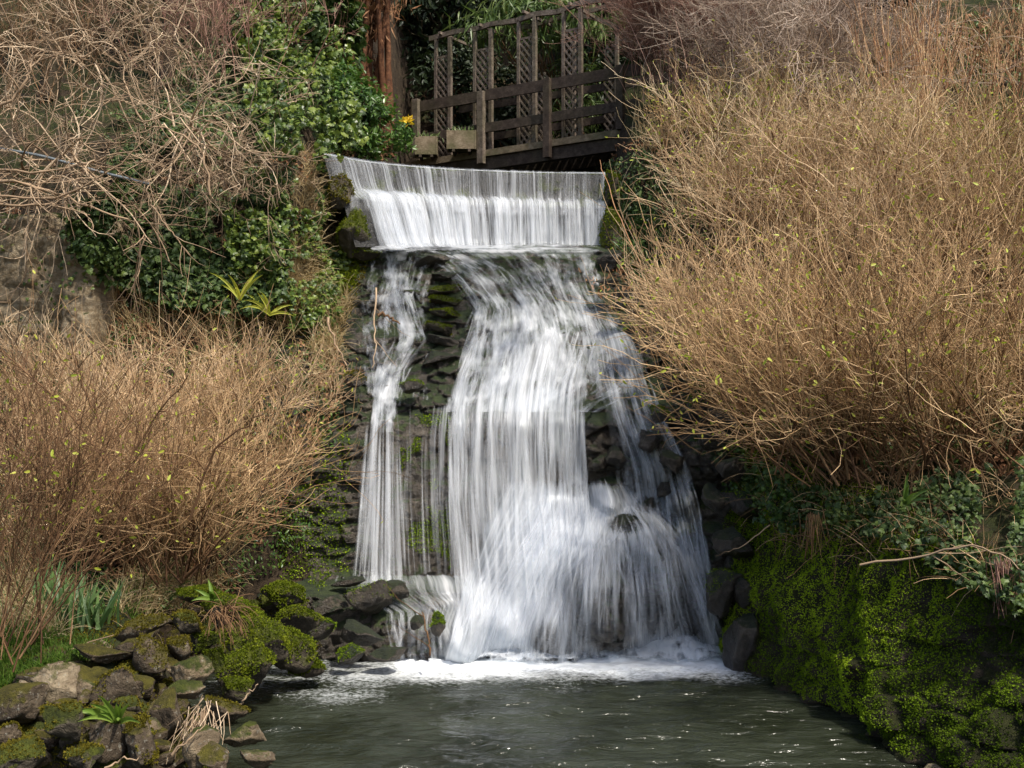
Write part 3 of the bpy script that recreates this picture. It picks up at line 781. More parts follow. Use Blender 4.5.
bundle('white water spreading on the ledge below the left ribbon',
       [(572, 335, 470, 0.21, 0.378, 0.504), (582, 328, 480, 0.42, 0.504, 0.588), (592, 334, 480, 0.252, 0.302, 0.504), (604, 380, 480, 0.252, 0.286, 0.504), (625, 380, 470, 0.235, 0.252, 0.462), (645, 385, 480, 0.252, 0.302, 0.504), (662, 390, 480, 0.336, 0.504, 0.672)], 80, 60, WF, 0.05, 10)
bundle('thin film of water seeping beside the main fall',
       [(400, 408, 470, 0.168, 0.252, 0.42), (440, 404, 466, 0.134, 0.235, 0.42), (500, 404, 466, 0.134, 0.227, 0.403), (572, 410, 470, 0.151, 0.252, 0.42)], 60, 60, WF, 0.08, 11)


def strands_on(label, rows, n, vlen, wid, al, off, seed, fall=0.0, spread=0.0, ulim=(0.02, 0.98)):
    """fine strands of water between two outlines (image row, left, right) laid over the rock"""
    rows = np.array(rows, float); K = 22
    lo_, hi_ = rows[0, 0], rows[-1, 0]
    PTS = []
    u = ulim[0] + (ulim[1] - ulim[0]) * RNG.random(n)
    ln = vlen[0] + (vlen[1] - vlen[0]) * RNG.random(n)
    y0 = lo_ + (hi_ - lo_ - ln * 0.75) * RNG.random(n)
    for i in range(n):
        ys = np.minimum(np.linspace(y0[i], y0[i] + ln[i], K), hi_)
        uu = u[i] + (u[i] - 0.5) * spread * np.linspace(0, 1, K) ** 2 + 0.01 * np.sin(np.linspace(0, 5, K) + i)
        L = np.interp(ys, rows[:, 0], rows[:, 1]); Rr = np.interp(ys, rows[:, 0], rows[:, 2])
        px = L + (Rr - L) * uu
        p = np.zeros((K, 3))
        for k in range(K):
            d = Vector(((px[k] - 512) / FPX, 1, (384 - ys[k]) / FPX)).normalized()
            loc = bv_smooth.ray_cast(CAM, d)[0]
            p[k] = loc if loc is not None else P(px[k], ys[k], 13.3)
        S = p[:, 1].copy()
        for _ in range(10):
            S[1:-1] = (S[:-2] + S[2:] + 2 * S[1:-1]) / 4
            S = np.minimum(S, p[:, 1])
        S -= off * (0.5 + RNG.random())
        p = np.array([0, 0, CAMZ]) + (p - np.array([0, 0, CAMZ])) * (S / p[:, 1])[:, None]
        PTS.append(p)
    PTS = np.array(PTS)
    mx = np.array([(q[K // 2, 0] / q[K // 2, 1] * FPX + 512, 384 - (q[K // 2, 2] - CAMZ) / q[K // 2, 1] * FPX) for q in PTS])
    a = al * (0.3 + 0.7 * RNG.random(n)) * (1 - np.clip(1.7 * holes(mx[:, 0], mx[:, 1]), 0, .92))
    ribbons(label, PTS, wid * (0.35 + 1.2 * RNG.random(n) ** 1.5), a)
strands_on('fine strands on the main sheet of water', [(330, 470, 610), (380, 451, 592), (410, 445, 590), (500, 446, 592), (600, 452, 598), (655, 448, 600)], 302, (60, 200), 0.054, 0.48, 0.2, 1)
strands_on('fine strands on the sloping shelf', [(246, 400, 604), (280, 445, 602), (310, 468, 614), (350, 458, 636), (400, 446, 645)], 230, (25, 80), 0.054, 0.41, 0.08, 2)
strands_on('fine strands tumbling down the right branch', [(330, 588, 634), (380, 596, 652), (420, 606, 666), (470, 616, 690), (520, 616, 704), (580, 622, 714), (655, 628, 718)], 259, (30, 100), 0.046, 0.44, 0.12, 3)
strands_on('fine strands fanning out over the rock dome', [(484, 556, 628), (500, 535, 650), (525, 512, 676), (555, 492, 695), (600, 470, 708), (655, 450, 718)], 374, (50, 150), 0.046, 0.48, 0.2, 4, spread=0.12)
strands_on('fine strands springing from the top of the rock dome', [(500, 590, 680), (515, 575, 692), (545, 562, 700), (655, 545, 716)], 187, (60, 140), 0.037, 0.41, 0.25, 5, spread=0.1)
strands_on('fine strands of the left ribbon of water', [(395, 373, 398), (430, 366, 400), (500, 360, 403), (582, 352, 408)], 93, (60, 180), 0.046, 0.48, 0.12, 6)
strands_on('fine threads of the left braided stream', [(246, 372, 424), (290, 384, 412), (340, 382, 428), (370, 374, 408), (405, 371, 402)], 108, (20, 60), 0.040, 0.37, 0.06, 7)
strands_on('fine threads seeping beside the main fall', [(402, 404, 460), (500, 402, 462), (574, 406, 466)], 43, (50, 150), 0.031, 0.34, 0.08, 8)
strands_on('fine strands of the small cascade at the left foot', [(576, 340, 470), (590, 345, 478), (612, 388, 480), (655, 392, 480)], 108, (15, 60), 0.046, 0.37, 0.08, 9)
# froth where the water lands
def froth():
    nu, nv = 260, 26
    us = np.linspace(0, 1, nu); x = -1.15 + us * 3.75
    base = 12.55 + 0.10 * vnoise(np.stack([x * 2, x * 0, x * 0], -1), 5) + 0.25 * sst(-0.2, -1.1, x) + 0.1 * sst(1.7, 2.5, x)
    V = np.zeros((nu, nv, 3)); D = np.zeros((nu, nv))
    for j in range(nv):
        s = j / (nv - 1)
        y = base + s * 0.75
        q = np.stack([x * 5, y * 7, y * 0], -1)
        z = 0.02 + 0.36 * s ** 1.2 * (0.75 + 0.5 * vnoise(q, 6)) + 0.03 * np.abs(fbm(q * 2.3, 3, 9))
        V[:, j] = np.stack([x, y, z], -1)
        D[:, j] = (0.55 + 0.4 * s + 0.25 * vnoise(q * 1.6, 15)) * sst(0, 0.22, s) * sst(0, 0.05, us) * sst(1, 0.95, us)
    UU, VV = np.meshgrid(us * 3.75, np.linspace(0, .75, nv), indexing='ij')
    m = m_water_streak('froth_water', 9, 7, 0.38, 0.62)
    tag(mesh('foam', V.reshape(-1, 3), grid_faces(nu, nv), m, uv=np.stack([UU.ravel(), VV.ravel()], -1), attrs={'dens': D.ravel()}),
        'white froth where the falling water meets the pool', kind='structure')
froth()
# ------------------------------------------------------------------ mossy retaining wall on the right of the pool
ny, ns = 420, 130
yy = np.linspace(5.0, 13.3, ny); ss = np.linspace(0, 1, ns)
YY, SS = np.meshgrid(yy, ss, indexing='ij')
x0, x1, z1 = itp(YY, XR0), itp(YY, XR1), itp(YY, ZR1)
zz_ = -0.6 + (z1 + 0.6) * SS
bend = 0.16 * np.sin(SS * np.pi)
WX = x0 + (x1 - x0) * SS ** 1.15 - bend * 0.6
f1, e1, c1 = voro(YY.ravel() * 2.6 + 0.2 * vnoise(np.stack([YY.ravel() * 2, zz_.ravel() * 2, zz_.ravel() * 0], -1), 4), zz_.ravel() * 4.6, 21)
pw = np.stack([YY.ravel(), zz_.ravel(), zz_.ravel() * 0], -1)
blocky = 0.35 + 0.65 * sst(10.9, 9.9, YY.ravel() + 0.5 * vnoise(pw * 1.2, 5))
disp = blocky * (0.22 * (c1 - 0.4) * sst(0, .14, e1) + 0.07 * sst(0, 0.2, e1)) + 0.12 * fbm(pw * 2.2, 4, 61) + 0.03 * fbm(pw * 11, 3, 66)
# vertical cushions of hanging moss
disp += 0.06 * vnoise(np.stack([YY.ravel() * 6, zz_.ravel() * 1.6, zz_.ravel() * 0], -1), 71) * sst(9.6, 10.6, YY.ravel())
WXf = WX.ravel() - disp
wall_v = np.stack([WXf, YY.ravel(), zz_.ravel()], -1)
wroot2 = thing('retaining_wall', 'long dark stone wall thick with green moss along the right side of the pool', 'stone wall', loc=(3.2, 9.5, -0.6))
wallo = part('stonework', wall_v, grid_faces(ny, ns)[:, ::-1], M['wallrock'], wroot2)
wv_abs = wall_v

def mesh_bvh(v, f): return BVHTree.FromPolygons(v.tolist(), f.tolist())
vall, fall, o_ = [], [], 0
for ob in (ground, rockface):
    me = ob.data
    v = np.empty(len(me.vertices) * 3, np.float32); me.vertices.foreach_get('co', v)
    f = np.empty(len(me.polygons) * 4, np.int32); me.polygons.foreach_get('vertices', f)
    vall.append(v.reshape(-1, 3)); fall.append(f.reshape(-1, 4) + o_); o_ += len(me.vertices)
vall.append(wv_abs); fall.append(grid_faces(ny, ns) + o_)
LAND = BVHTree.FromPolygons(np.concatenate(vall).tolist(), np.concatenate(fall).tolist())

def inpoly(px, py, poly):
    n, c = len(poly), np.zeros(len(px), bool)
    j = n - 1
    for i in range(n):
        xi, yi = poly[i]; xj, yj = poly[j]
        m = ((yi > py) != (yj > py)) & (px < (xj - xi) * (py - yi) / ((yj - yi) or 1e-9) + xi)
        c ^= m; j = i
    return c

def sample(poly, n, bv=None, patch=0.0, pscale=0.03, seed=0):
    """random points of the land seen inside an outline, with their normals"""
    poly = np.array(poly, float)
    lo_, hi_ = poly.min(0), poly.max(0)
    q = lo_ + RNG.random((int(n * 2.5), 2)) * (hi_ - lo_)
    q = q[inpoly(q[:, 0], q[:, 1], poly)]
    if patch:
        v = fbm(np.stack([q[:, 0] * pscale, q[:, 1] * pscale, q[:, 0] * 0], -1), 3, seed + 50)
        q = q[v > patch - 1 + 0.0]
    q = q[:n]
    L, Nn = [], []
    for a in q:
        h = cast(bv or LAND, a[0], a[1])
        if h: L.append(h[0]); Nn.append(h[1])
    return np.array(L), np.array(Nn)

TOCAM = lambda p: unit(np.array([0, 0, CAMZ]) - p)

# moss tufts over the wall
nrm = np.zeros((ny, ns, 3))
Vg = wv_abs.reshape(ny, ns, 3)
nrm[:-1, :-1] = np.cross(Vg[:-1, 1:] - Vg[:-1, :-1], Vg[1:, :-1] - Vg[:-1, :-1]); nrm[-1] = nrm[-2]; nrm[:, -1] = nrm[:, -2]
nrm = unit(nrm).reshape(-1, 3)
nrm = np.where((nrm[:, :1] > 0), -nrm, nrm)
cand = RNG.integers(0, ny * ns, 260000)
pv = wv_abs[cand]
mk = fbm(pv * 1.5, 3, 91) + 0.85 - 0.75 * sst(10.2, 9.0, pv[:, 1]) * sst(0.1, 0.9, pv[:, 2]) + 0.3 * nrm[cand][:, 2]
cand = cand[(mk > 0.0 + 0.5 * RNG.random(len(cand)) - 0.3) & (pv[:, 2] > 0.04) & (pv[:, 1] > 7.5)][:230000]
pv = wv_abs[cand] + RNG.normal(size=(len(cand), 3)) * 0.012
v, f, t = scatter(*TUFT, pv, nrm[cand] * 0.7 + np.array([0, 0, -0.35]), 0.017 + 0.015 * RNG.random(len(cand)), 0.5)
t = np.clip(0.3 * t + 0.6 * (0.5 + 0.8 * fbm(v * np.array([2.2, 2.2, 1.0]), 3, 5)) - 0.55 * sst(10.6, 9.4, v[:, 1]) + 0.32, 0, 1)  # near-end tufts tinted darker, shade put into the colour to offset the sun there
part('moss', v, f, M['mossd'], wroot2, smooth=False, attrs={'tint': t})

# ------------------------------------------------------------------ shrubs
def shrub(name, label, cat, group, base, n, length, spread, mat, lean=(0, 0, 0), up=0.0, sub=(7, 5), rad=0.006, foot=0.25,
          wig=0.10, curl=0.0, sublen=(0.5, 0.28), ang=(0.5, 0.6), buds=0, budmat=None, budsize=0.045, K=7, bare=0.3, template=OVAL, minr=0.0023):
    base = np.array(base, float)
    root = thing(name, label, cat, group, base)
    s = base + RNG.normal(size=(n, 3)) * np.array([foot, foot, 0.03])
    # the stems fan out evenly from upright to the given spread
    z = np.cos(R(spread) * np.sqrt(RNG.random(n)))
    ph = RNG.random(n) * 2 * np.pi
    sn = np.sqrt(1 - z ** 2)
    d = np.stack([sn * np.cos(ph), sn * np.sin(ph), z], -1) + np.array(lean)
    ln = length * (0.6 + 0.45 * RNG.random(n))
    p1 = grow(s, d, ln, K + 2, up, wig * 0.6, curl)
    rad1 = rad * (1.5 if mat in (M['straw'], M['straw2'], M['pale'], M['ochre']) else 1.0)
    s2, d2, i2 = spawn(p1, sub[0], bare, 1.0, ang[0])
    l2 = ln[i2] * sublen[0] * (0.4 + 0.8 * RNG.random(len(i2)))
    p2 = grow(s2, d2, l2, K, up, wig, curl)
    s3, d3, i3 = spawn(p2, sub[1], 0.2, 1.0, ang[1])
    l3 = l2[i3] * sublen[1] / sublen[0] * (0.5 + 0.9 * RNG.random(len(i3)))
    p3 = grow(s3, d3, l3, 5, up, wig * 1.3, curl)
    a = tubes(p1, rad1 * (0.6 + 0.8 * RNG.random(n)), rad * 0.35, 4)
    stm = part('stems', a[0], a[1], M['brown'] if mat in (M['straw'], M['straw2'], M['pale'], M['ochre']) else mat, root, attrs={'tint': a[2]})
    b2, b3 = tubes(p2, rad * 0.55, max(minr, rad * 0.25), 3), tubes(p3, max(minr * 1.2, rad * 0.3), minr, 3)
    st_t = RNG.random(n)                       # twigs of one stem share its tone
    m2 = 0.55 * st_t[i2] + 0.45 * RNG.random(len(i2)); m3 = 0.7 * m2[i3] + 0.3 * RNG.random(len(i3))
    b = join([(b2[0], b2[1], np.repeat(m2, K * 3)), (b3[0], b3[1], np.repeat(m3, 15))])
    b = (b[0], b[1], np.clip((b[2] - 0.5) * 1.5 + 0.5, 0, 1))
    tw = part('twigs', b[0], b[1], mat, root, attrs={'tint': b[2]})
    if buds:
        buds = int(buds * 3)
        q = p3[RNG.integers(0, len(p3), buds), RNG.integers(2, 5, buds)]
        v, f, t = scatter(*template, q, TOCAM(q), budsize * (0.6 + 0.8 * RNG.random(buds)), 0.8)
        part('leaf_buds', v, f, budmat or M['bud'], tw, attrs={'tint': t})
    return root

def at_land(px, py):
    h = cast(LAND, px, py)
    return h[0] if h else P(px, py, 15)

GR = 'leafless twiggy shrubs on the right bank'
# nearest row, arching out over the wall
shrub('shrub', 'broad straw-coloured bare shrub arching from the wall top over the right side of the falls', 'shrub', GR, at_land(850, 478), 95, 2.35, 62, M['straw2'], (-0.28, -0.15, 0), 0.05, (8, 5), 0.008, 0.3, wig=.15, buds=500, budsize=0.045)
shrub('shrub', 'dense ochre bare shrub at the right edge above the ivy', 'shrub', GR, at_land(985, 470), 100, 2.1, 66, M['straw2'], (-0.1, -0.2, 0), 0.05, (8, 5), 0.0075, 0.35, wig=.15, buds=450, budsize=0.045)
shrub('shrub', 'sprawling straw-coloured shrub with long reddish tips reaching left towards the water', 'shrub', GR, at_land(778, 400), 70, 1.8, 56, M['straw'], (-0.5, -0.1, 0.1), 0.06, (7, 5), 0.0065, 0.3, wig=.14, buds=260)
# middle rows
for (px, py, n, L, mt, lab) in [
    (900, 330, 90, 2.1, 'straw', 'pale straw shrub with green buds in the middle of the right slope'),
    (1010, 320, 80, 2.1, 'ochre', 'brown and straw shrub in the middle of the right edge'),
    (790, 290, 90, 2.0, 'straw', 'light sandy shrub above the water on the right slope'),
    (756, 235, 70, 1.6, 'pale', 'pale feathery shrub beside the right end of the weir'),
    (860, 215, 90, 2.0, 'pale', 'pale seed-headed shrub high on the right slope'),
    (970, 215, 80, 1.8, 'ochre', 'sandy shrub below the clump of russet stems'),
    (712, 165, 55, 1.4, 'straw2', 'ochre shrub with yellow-green buds at the right end of the bridge'),
    (770, 160, 70, 1.7, 'pale', 'sunlit sandy shrub below the greyish twigs at the top')]:
    shrub('shrub', lab, 'shrub', GR, at_land(px, py), n, L * (0.72 if py < 220 else 0.95), 48, M[mt], (-0.06, -0.25, 0.1), 0.03, (7, 4), 0.0065, 0.4, buds=240, wig=0.16)
shrub('shrub', 'reddish-brown hazy shrub to the right of the bridge', 'shrub', GR, at_land(705, 95), 110, 2.7, 33, M['pink'], (-0.04, -0.1, 0.2), 0.02, (8, 7), 0.007, 0.5, wig=0.12)
shrub('shrub', 'reddish-brown fine shrub at the top right of the bridge roof', 'shrub', GR, P(668, 75, 18.6) * 1.0, 60, 1.6, 42, M['pink'], (0, -0.1, 0.1), 0.02, (8, 7), 0.006, 0.4, wig=0.12)
shrub('shrub', 'grey twisted leafless shrub at the top of the right slope', 'shrub', GR, at_land(790, 100), 90, 2.3, 52, M['grey'], (0, -0.15, 0.1), 0.0, (8, 6), 0.009, 0.4, wig=0.2, curl=0.16)
shrub('shrub', 'greyish twisted shrub between the reddish shrub and the russet stems', 'shrub', GR, at_land(845, 120), 60, 1.9, 52, M['grey'], (0, -0.15, 0.1), 0.0, (8, 5), 0.008, 0.4, wig=0.2, curl=0.16)
shrub('dogwood', 'upright clump of russet stems standing at the top of the right slope', 'shrub', None, at_land(915, 160), 80, 2.3, 30, M['redstem'], (-0.05, -0.1, 0.25), 0.03, (2, 1), 0.009, 0.28, wig=0.05, ang=(0.25, 0.4))
shrub('dogwood', 'shorter clump of russet stems at the top right corner', 'shrub', None, at_land(1010, 130), 60, 1.5, 46, M['redstem'], (0.1, -0.1, 0.25), 0.03, (3, 2), 0.007, 0.3, wig=0.06, ang=(0.3, 0.4))

GL = 'leafless twiggy shrubs on the left bank'
b = at_land(168, 577)
shrub('shrub', 'big rounded straw-coloured shrub leaning towards the falls over the mossy rocks', 'shrub', GL, b, 85, 2.1, 58, M['straw2'], (0.12, -0.05, 0), 0.05, (8, 5), 0.008, 0.28, wig=0.13, buds=160)
shrub('shrub', 'pale bare shrub behind the daffodil leaves on the left bank', 'shrub', GL, at_land(95, 560), 75, 1.9, 58, M['straw'], (0, 0, 0), 0.04, (7, 5), 0.007, 0.35, wig=.14, buds=120)
shrub('shrub', 'sandy bare shrub in front of the ivy at the left of the falls', 'shrub', GL, at_land(245, 425), 40, 0.95, 62, M['straw'], (0, -0.1, 0), 0.03, (8, 6), 0.005, 0.35, buds=60)
shrub('shrub', 'pale low shrub below the old stone wall', 'shrub', GL, at_land(90, 430), 60, 1.1, 62, M['straw'], (0, -0.1, 0), 0.03, (8, 6), 0.005, 0.45, buds=60)
shrub('shrub', 'dark brown upright stems at the left edge of the photograph', 'shrub', GL, P(-8, 655, 9.3), 46, 2.2, 32, M['brown'], (0.12, 0, 0.1), 0.02, (6, 4), 0.007, 0.22, wig=0.09, buds=120)

def branches(name, label, cat, paths_px, rad, mat, group=None, side=0):
    """single branches given as lists of (px, py, Y); one thing each"""
    for k, pp_ in enumerate(paths_px):
        a = np.array([P(*q) for q in pp_])
        r = rad if np.isscalar(rad) else rad[k]
        root = thing(name, label if isinstance(label, str) else label[k], cat, group, a[0])
        s = np.linspace(0, len(a) - 1, 14)
        c = np.stack([np.interp(s, range(len(a)), a[:, j]) for j in range(3)], -1)
        kk = np.array([.25, .5, .25])
        for _ in range(2):
            for j in range(3): c[1:-1, j] = np.convolve(c[:, j], kk, 'valid')
        if name != 'pipe': c[1:-1] += RNG.normal(size=(12, 3)) * r * 0.9
        v, f, t = tubes(c[None], r, r * (0.4 if name != 'pipe' else 1), 6)
        part('stem' if name != 'pipe' else 'tube', v, f, mat, root, attrs={'tint': np.clip(t * 0.3 + 0.25, 0, 1)})
        if side:
            s2, d2, _ = spawn(c[None], side, .2, 1, .7)
            v, f, t = tubes(grow(s2, d2, 0.35 + 0.4 * RNG.random(side), 6, 0, .15, .1), r * .45, r * .15, 4)
            part('twigs', v, f, mat, root, attrs={'tint': np.clip(t * 0.3 + 0.25, 0, 1)})
branches('branch', ['dark branch arching right in front of the pale left shrubs, the tallest of four', 'dark branch leaning up to the left edge in front of the pale shrubs', 'dark branch bending right towards the falls inside the big rounded shrub', 'short dark branch rising beside the tall arching one in the left shrubs'], 'branch', [[(118, 545, 10.6), (125, 480, 10.5), (150, 420, 10.4), (188, 375, 10.3)], [(112, 470, 10.6), (60, 400, 10.5), (0, 350, 10.4)], [(190, 520, 10.6), (215, 445, 10.5), (262, 415, 10.4)], [(122, 500, 10.6), (95, 420, 10.5), (75, 360, 10.4)]], 0.014, M['brown'], 'dark branches in the left shrubs', side=6)

# the contorted tangle at the top left
def tangle(label, base, n, L, spread, lean, wig, curl, rad, sub=(6, 5), up=-0.02, mat='tangle'):
    return shrub('contorted_shrub', label, 'shrub', 'contorted leafless shrubs at the top left', base, n, L, spread, M[mat], lean, up, sub, rad, 0.3, wig, curl, (0.55, 0.28), (0.8, 0.9), K=11, bare=0.12, minr=0.0022)
tangle('pale curling leafless tangle hanging at the middle of the top left bank', P(190, 125, 14.6), 24, 1.75, 150, (0, -0.3, 0.1), 0.12, 0.17, 0.013)
tangle('thick crossing bare branches at the left edge above the stone wall', P(55, 165, 14.4), 22, 1.8, 150, (0, -0.3, 0.1), 0.10, 0.15, 0.018)
tangle('greyish curling twigs in the top left corner', P(85, 60, 14.9), 24, 1.8, 150, (0, -0.3, 0.1), 0.12, 0.16, 0.012)
tangle('finer curling twigs at the top between the corner and the ivy', P(165, 40, 15.6), 20, 1.6, 150, (0, -0.3, 0.1), 0.12, 0.15, 0.010)
tangle('fine drooping twigs hanging over the ivy at the left of the weir', P(240, 175, 15.0), 14, 1.1, 150, (0, -0.3, 0), 0.10, 0.2, 0.008, up=-0.05)
branches('branch', ['thick pale branch sweeping down to the right across the top of the stone wall', 'pale branch rising gently right just above the thick one over the stone wall', 'pale branch rising steeply to the right out of the top left tangle', 'thick pale branch standing upright at the left edge of the tangle', 'pale branch curving up and over in the middle of the tangle', 'pale branch hanging down to the right in front of the ivy', 'lowest pale branch lying along the top of the stone wall'], 'branch', [
    [(-10, 182, 13.6), (40, 186, 13.6), (85, 205, 13.6), (140, 222, 13.6)], [(-10, 170, 13.7), (50, 174, 13.7), (95, 160, 13.7), (140, 150, 13.7)],
    [(-10, 196, 13.5), (60, 200, 13.5), (120, 165, 13.5), (160, 128, 13.5)], [(-10, 110, 13.6), (25, 90, 13.6), (34, 55, 13.6)], [(210, 195, 13.9), (205, 150, 13.9), (170, 125, 13.9), (120, 135, 13.9)],
    [(150, 205, 13.8), (190, 255, 13.8)], [(-10, 205, 13.5), (60, 207, 13.5), (90, 215, 13.5)]], [0.022, 0.018, 0.016, 0.022, 0.016, 0.012, 0.018], M['tangle'], 'thick pale branches at the left edge', side=5)
branches('pipe', 'thin blue-grey pipe lying through the branches above the stone wall', 'pipe', [[(-12, 147, 14.2), (40, 155, 14.2), (95, 171, 14.2), (150, 184, 14.2)]], 0.02, M['pipe'])

# ------------------------------------------------------------------ leaves
def leafpatch(name, label, cat, poly, n, tmpl, size, mat, lift=0.15, droop=True, patch=0.35, seed=0, pscale=0.03, kind=None, jitter=0.55, group=None, stems=0):
    L, Nn = sample(poly, n, patch=patch, seed=seed, pscale=pscale)
    c = L.mean(0)
    bulge = 0.5 + 0.5 * fbm(L * 1.7, 2, seed + 3)
    p = L + (Nn * 0.5 + TOCAM(L) * 0.6) * (lift * (RNG.random((len(L), 1)) * 0.6 + 0.9 * np.clip(bulge, 0, 1)[:, None]))
    v, f, t = scatter(*tmpl, p, TOCAM(p) * 0.6 + np.array([0.1, 0, 0.6]), size * (0.6 + 0.8 * RNG.random(len(p))), jitter, 0.7, np.array([0, 0, -1.0]) if droop else np.array([0, 0, 1.0]))
    if kind:
        return tag(mesh(name, v, f, mat, smooth=False, attrs={'tint': t}), label, None, None, kind)
    root = thing(name, label, cat, group, c)
    part('leaves', v, f, mat, root, smooth=False, attrs={'tint': t})
    if stems:
        i = RNG.integers(0, len(L), stems)
        g_ = grow(L[i] + TOCAM(L[i]) * 0.05, np.array([0, 0, -1.0]) + RNG.normal(size=(stems, 3)) * 0.4, 0.5 + 0.6 * RNG.random(stems), 8, 0, .2)
        a = tubes(g_, 0.005, 0.002, 3)
        part('stems', a[0], a[1], M['brown'], root, attrs={'tint': a[2]})
    return root
leafpatch('ivy', 'glossy dark green ivy hanging down the bank below the curling branches', 'ivy', [(75, 205), (120, 190), (250, 200), (290, 225), (292, 300), (260, 320), (180, 312), (120, 290), (85, 300)], 5200, IVY, 0.075, M['ivyblue'], 0.35, seed=3, patch=0.7, stems=40)
leafpatch('ivy', 'brighter green ivy cushion above the yellow-green ferns', 'ivy', [(228, 222), (262, 212), (290, 235), (285, 290), (240, 285)], 1100, IVY, 0.075, M['ivy'], 0.55, seed=5, patch=0.0)
leafpatch('ivy', 'tall sunlit ivy covering the bank left of the weir', 'ivy', [(236, -5), (335, -5), (350, 60), (335, 155), (300, 165), (258, 150), (240, 70)], 8500, IVY, 0.085, M['ivy'], 0.9, seed=7, patch=0.3, stems=20)
leafpatch('ivy', 'small-leaved ivy at the foot of the tangle between the branches', 'ivy', [(170, 40), (250, 10), (300, 150), (290, 210), (200, 200), (160, 130)], 2200, IVY, 0.07, M['ivyblue'], 0.3, seed=9, patch=0.7)
leafpatch('ivy', 'dark ivy trailing over the top of the mossy wall', 'ivy', [(700, 440), (770, 470), (860, 500), (1030, 470), (1030, 610), (960, 585), (900, 545), (840, 530), (765, 520), (735, 470)], 3800, IVY, 0.052, M['ivyblue'], 0.3, seed=11, patch=0.75, stems=70)
leafpatch('ivy', 'fresh green leafy weeds on the wall top beside the falls', 'ivy', [(720, 440), (790, 470), (810, 540), (760, 520), (740, 500)], 500, IVY, 0.05, M['laurel'], 0.25, seed=13, patch=0.5)
leafpatch('bramble', 'low green leaves on the mossy bank at the right end of the weir', 'plant', [(605, 165), (650, 150), (700, 240), (735, 330), (740, 440), (700, 400), (650, 300), (610, 245)], 4200, OVAL, 0.07, M['ivyblue'], 0.3, seed=15, patch=0.7, stems=60)
leafpatch('fern', 'clump of fresh green leaves on the right bank by the weir', 'plant', [(606, 215), (640, 190), (665, 225), (640, 262), (612, 250)], 500, LANCE, 0.14, M['laurel'], 0.25, seed=17, patch=0.4)
leafpatch('ivy', 'small ivy leaves scattered down the dry bank between the dark ivy and the weir', 'ivy', [(262, 150), (330, 150), (345, 250), (335, 330), (290, 330), (280, 240)], 2400, IVY, 0.06, M['ivy'], 0.3, seed=33, patch=0.85)
leafpatch('ivy', 'green ivy and moss below the middle of the tangle of bare branches', 'ivy', [(60, 120), (260, 110), (270, 215), (150, 215), (70, 200)], 3200, IVY, 0.065, M['ivyblue'], 0.35, seed=35, patch=0.8)
# loose cover of the banks
leafpatch('ground_cover', 'low green weeds and leaves covering the left bank under the shrubs', None, [(0, 300), (340, 300), (340, 420), (300, 560), (220, 600), (0, 650)], 6000, OVAL, 0.05, M['laurel'], 0.12, droop=False, seed=21, patch=0.75, kind='stuff')
leafpatch('leaf_litter', 'brown dead leaves lying on the banks', None, [(0, 200), (330, 150), (345, 400), (230, 600), (0, 650)], 7000, OVAL, 0.06, M['litter'], 0.06, droop=False, seed=23, patch=1.0, kind='stuff')
leafpatch('leaf_litter', 'brown dead leaves lying on the right slope', None, [(608, 150), (1030, -5), (1030, 480), (760, 470), (640, 280)], 9000, OVAL, 0.07, M['litter'], 0.06, droop=False, seed=25, patch=1.0, kind='stuff')
leafpatch('leaf_litter', 'orange-brown dead leaves caught on the ledges right of the cascade', None, [(578, 268), (612, 258), (655, 285), (660, 320), (640, 350), (622, 330), (600, 300)], 260, OVAL, 0.07, M['litter'], 0.08, droop=False, seed=27, patch=0.6, kind='stuff')
leafpatch('ground_cover', 'low green leaves under the shrubs of the right slope', None, [(640, 150), (1030, -5), (1030, 480), (760, 470), (660, 280)], 9000, OVAL, 0.06, M['laurel'], 0.15, droop=False, seed=29, patch=0.75, kind='stuff')

def blades(name, label, polys, n, L, mat, up=-0.02, wig=.12, dirs=(0, -0.3, 1.0), rad=0.004, spread=0.5, patch=1.0, seed=1, kind='stuff', cat=None):
    Ls, Nn = sample(polys, n, patch=patch, seed=seed)
    d = np.array(dirs) + RNG.normal(size=Ls.shape) * spread + Nn * 0.3
    a = tubes(grow(Ls, d, L * (0.4 + 0.9 * RNG.random(len(Ls))), 6, up, wig), rad, rad * 0.3, 3)
    o = mesh(name, a[0], a[1], mat, attrs={'tint': a[2]})
    return tag(o, label, cat, None, kind)
blades('dry_grass', 'straw-coloured dead grass hanging on the bank left of the weir', [(262, 160), (345, 165), (362, 250), (345, 330), (330, 390), (300, 400), (285, 300), (270, 240)], 4200, 0.32, M['dry'], -0.16)
blades('dry_grass', 'dead straw grass and stalks hanging beside the left end of the weir', [(300, 150), (335, 155), (352, 200), (368, 240), (350, 262), (310, 240)], 1500, 0.26, M['dry'], -0.16, patch=0)
blades('dry_grass', 'dead straw grass along the top of the left bank rocks', [(0, 560), (150, 570), (260, 585), (250, 620), (130, 640), (0, 650)], 2600, 0.3, M['dry'], -0.15)
blades('dry_grass', 'dead straw stalks between the shrubs of the left bank', [(0, 300), (330, 300), (320, 420), (250, 560), (0, 600)], 3000, 0.5, M['dry'], -0.06)
blades('dry_grass', 'dead straw stalks standing between the shrubs of the right slope', [(630, 130), (1030, 20), (1030, 460), (780, 450), (660, 270)], 3500, 0.7, M['dry'], -0.04)
blades('dry_grass', 'brown stalks trailing over the top of the mossy wall', [(730, 440), (1030, 460), (1030, 600), (850, 560), (770, 540)], 900, 0.45, M['straw2'], -0.15, spread=.7)
blades('grass', 'bright green grass on the left bank behind the rocks', [(0, 636), (60, 640), (110, 650), (60, 675), (0, 690)], 2600, 0.16, M['grass'], -0.05, patch=0, rad=.005)
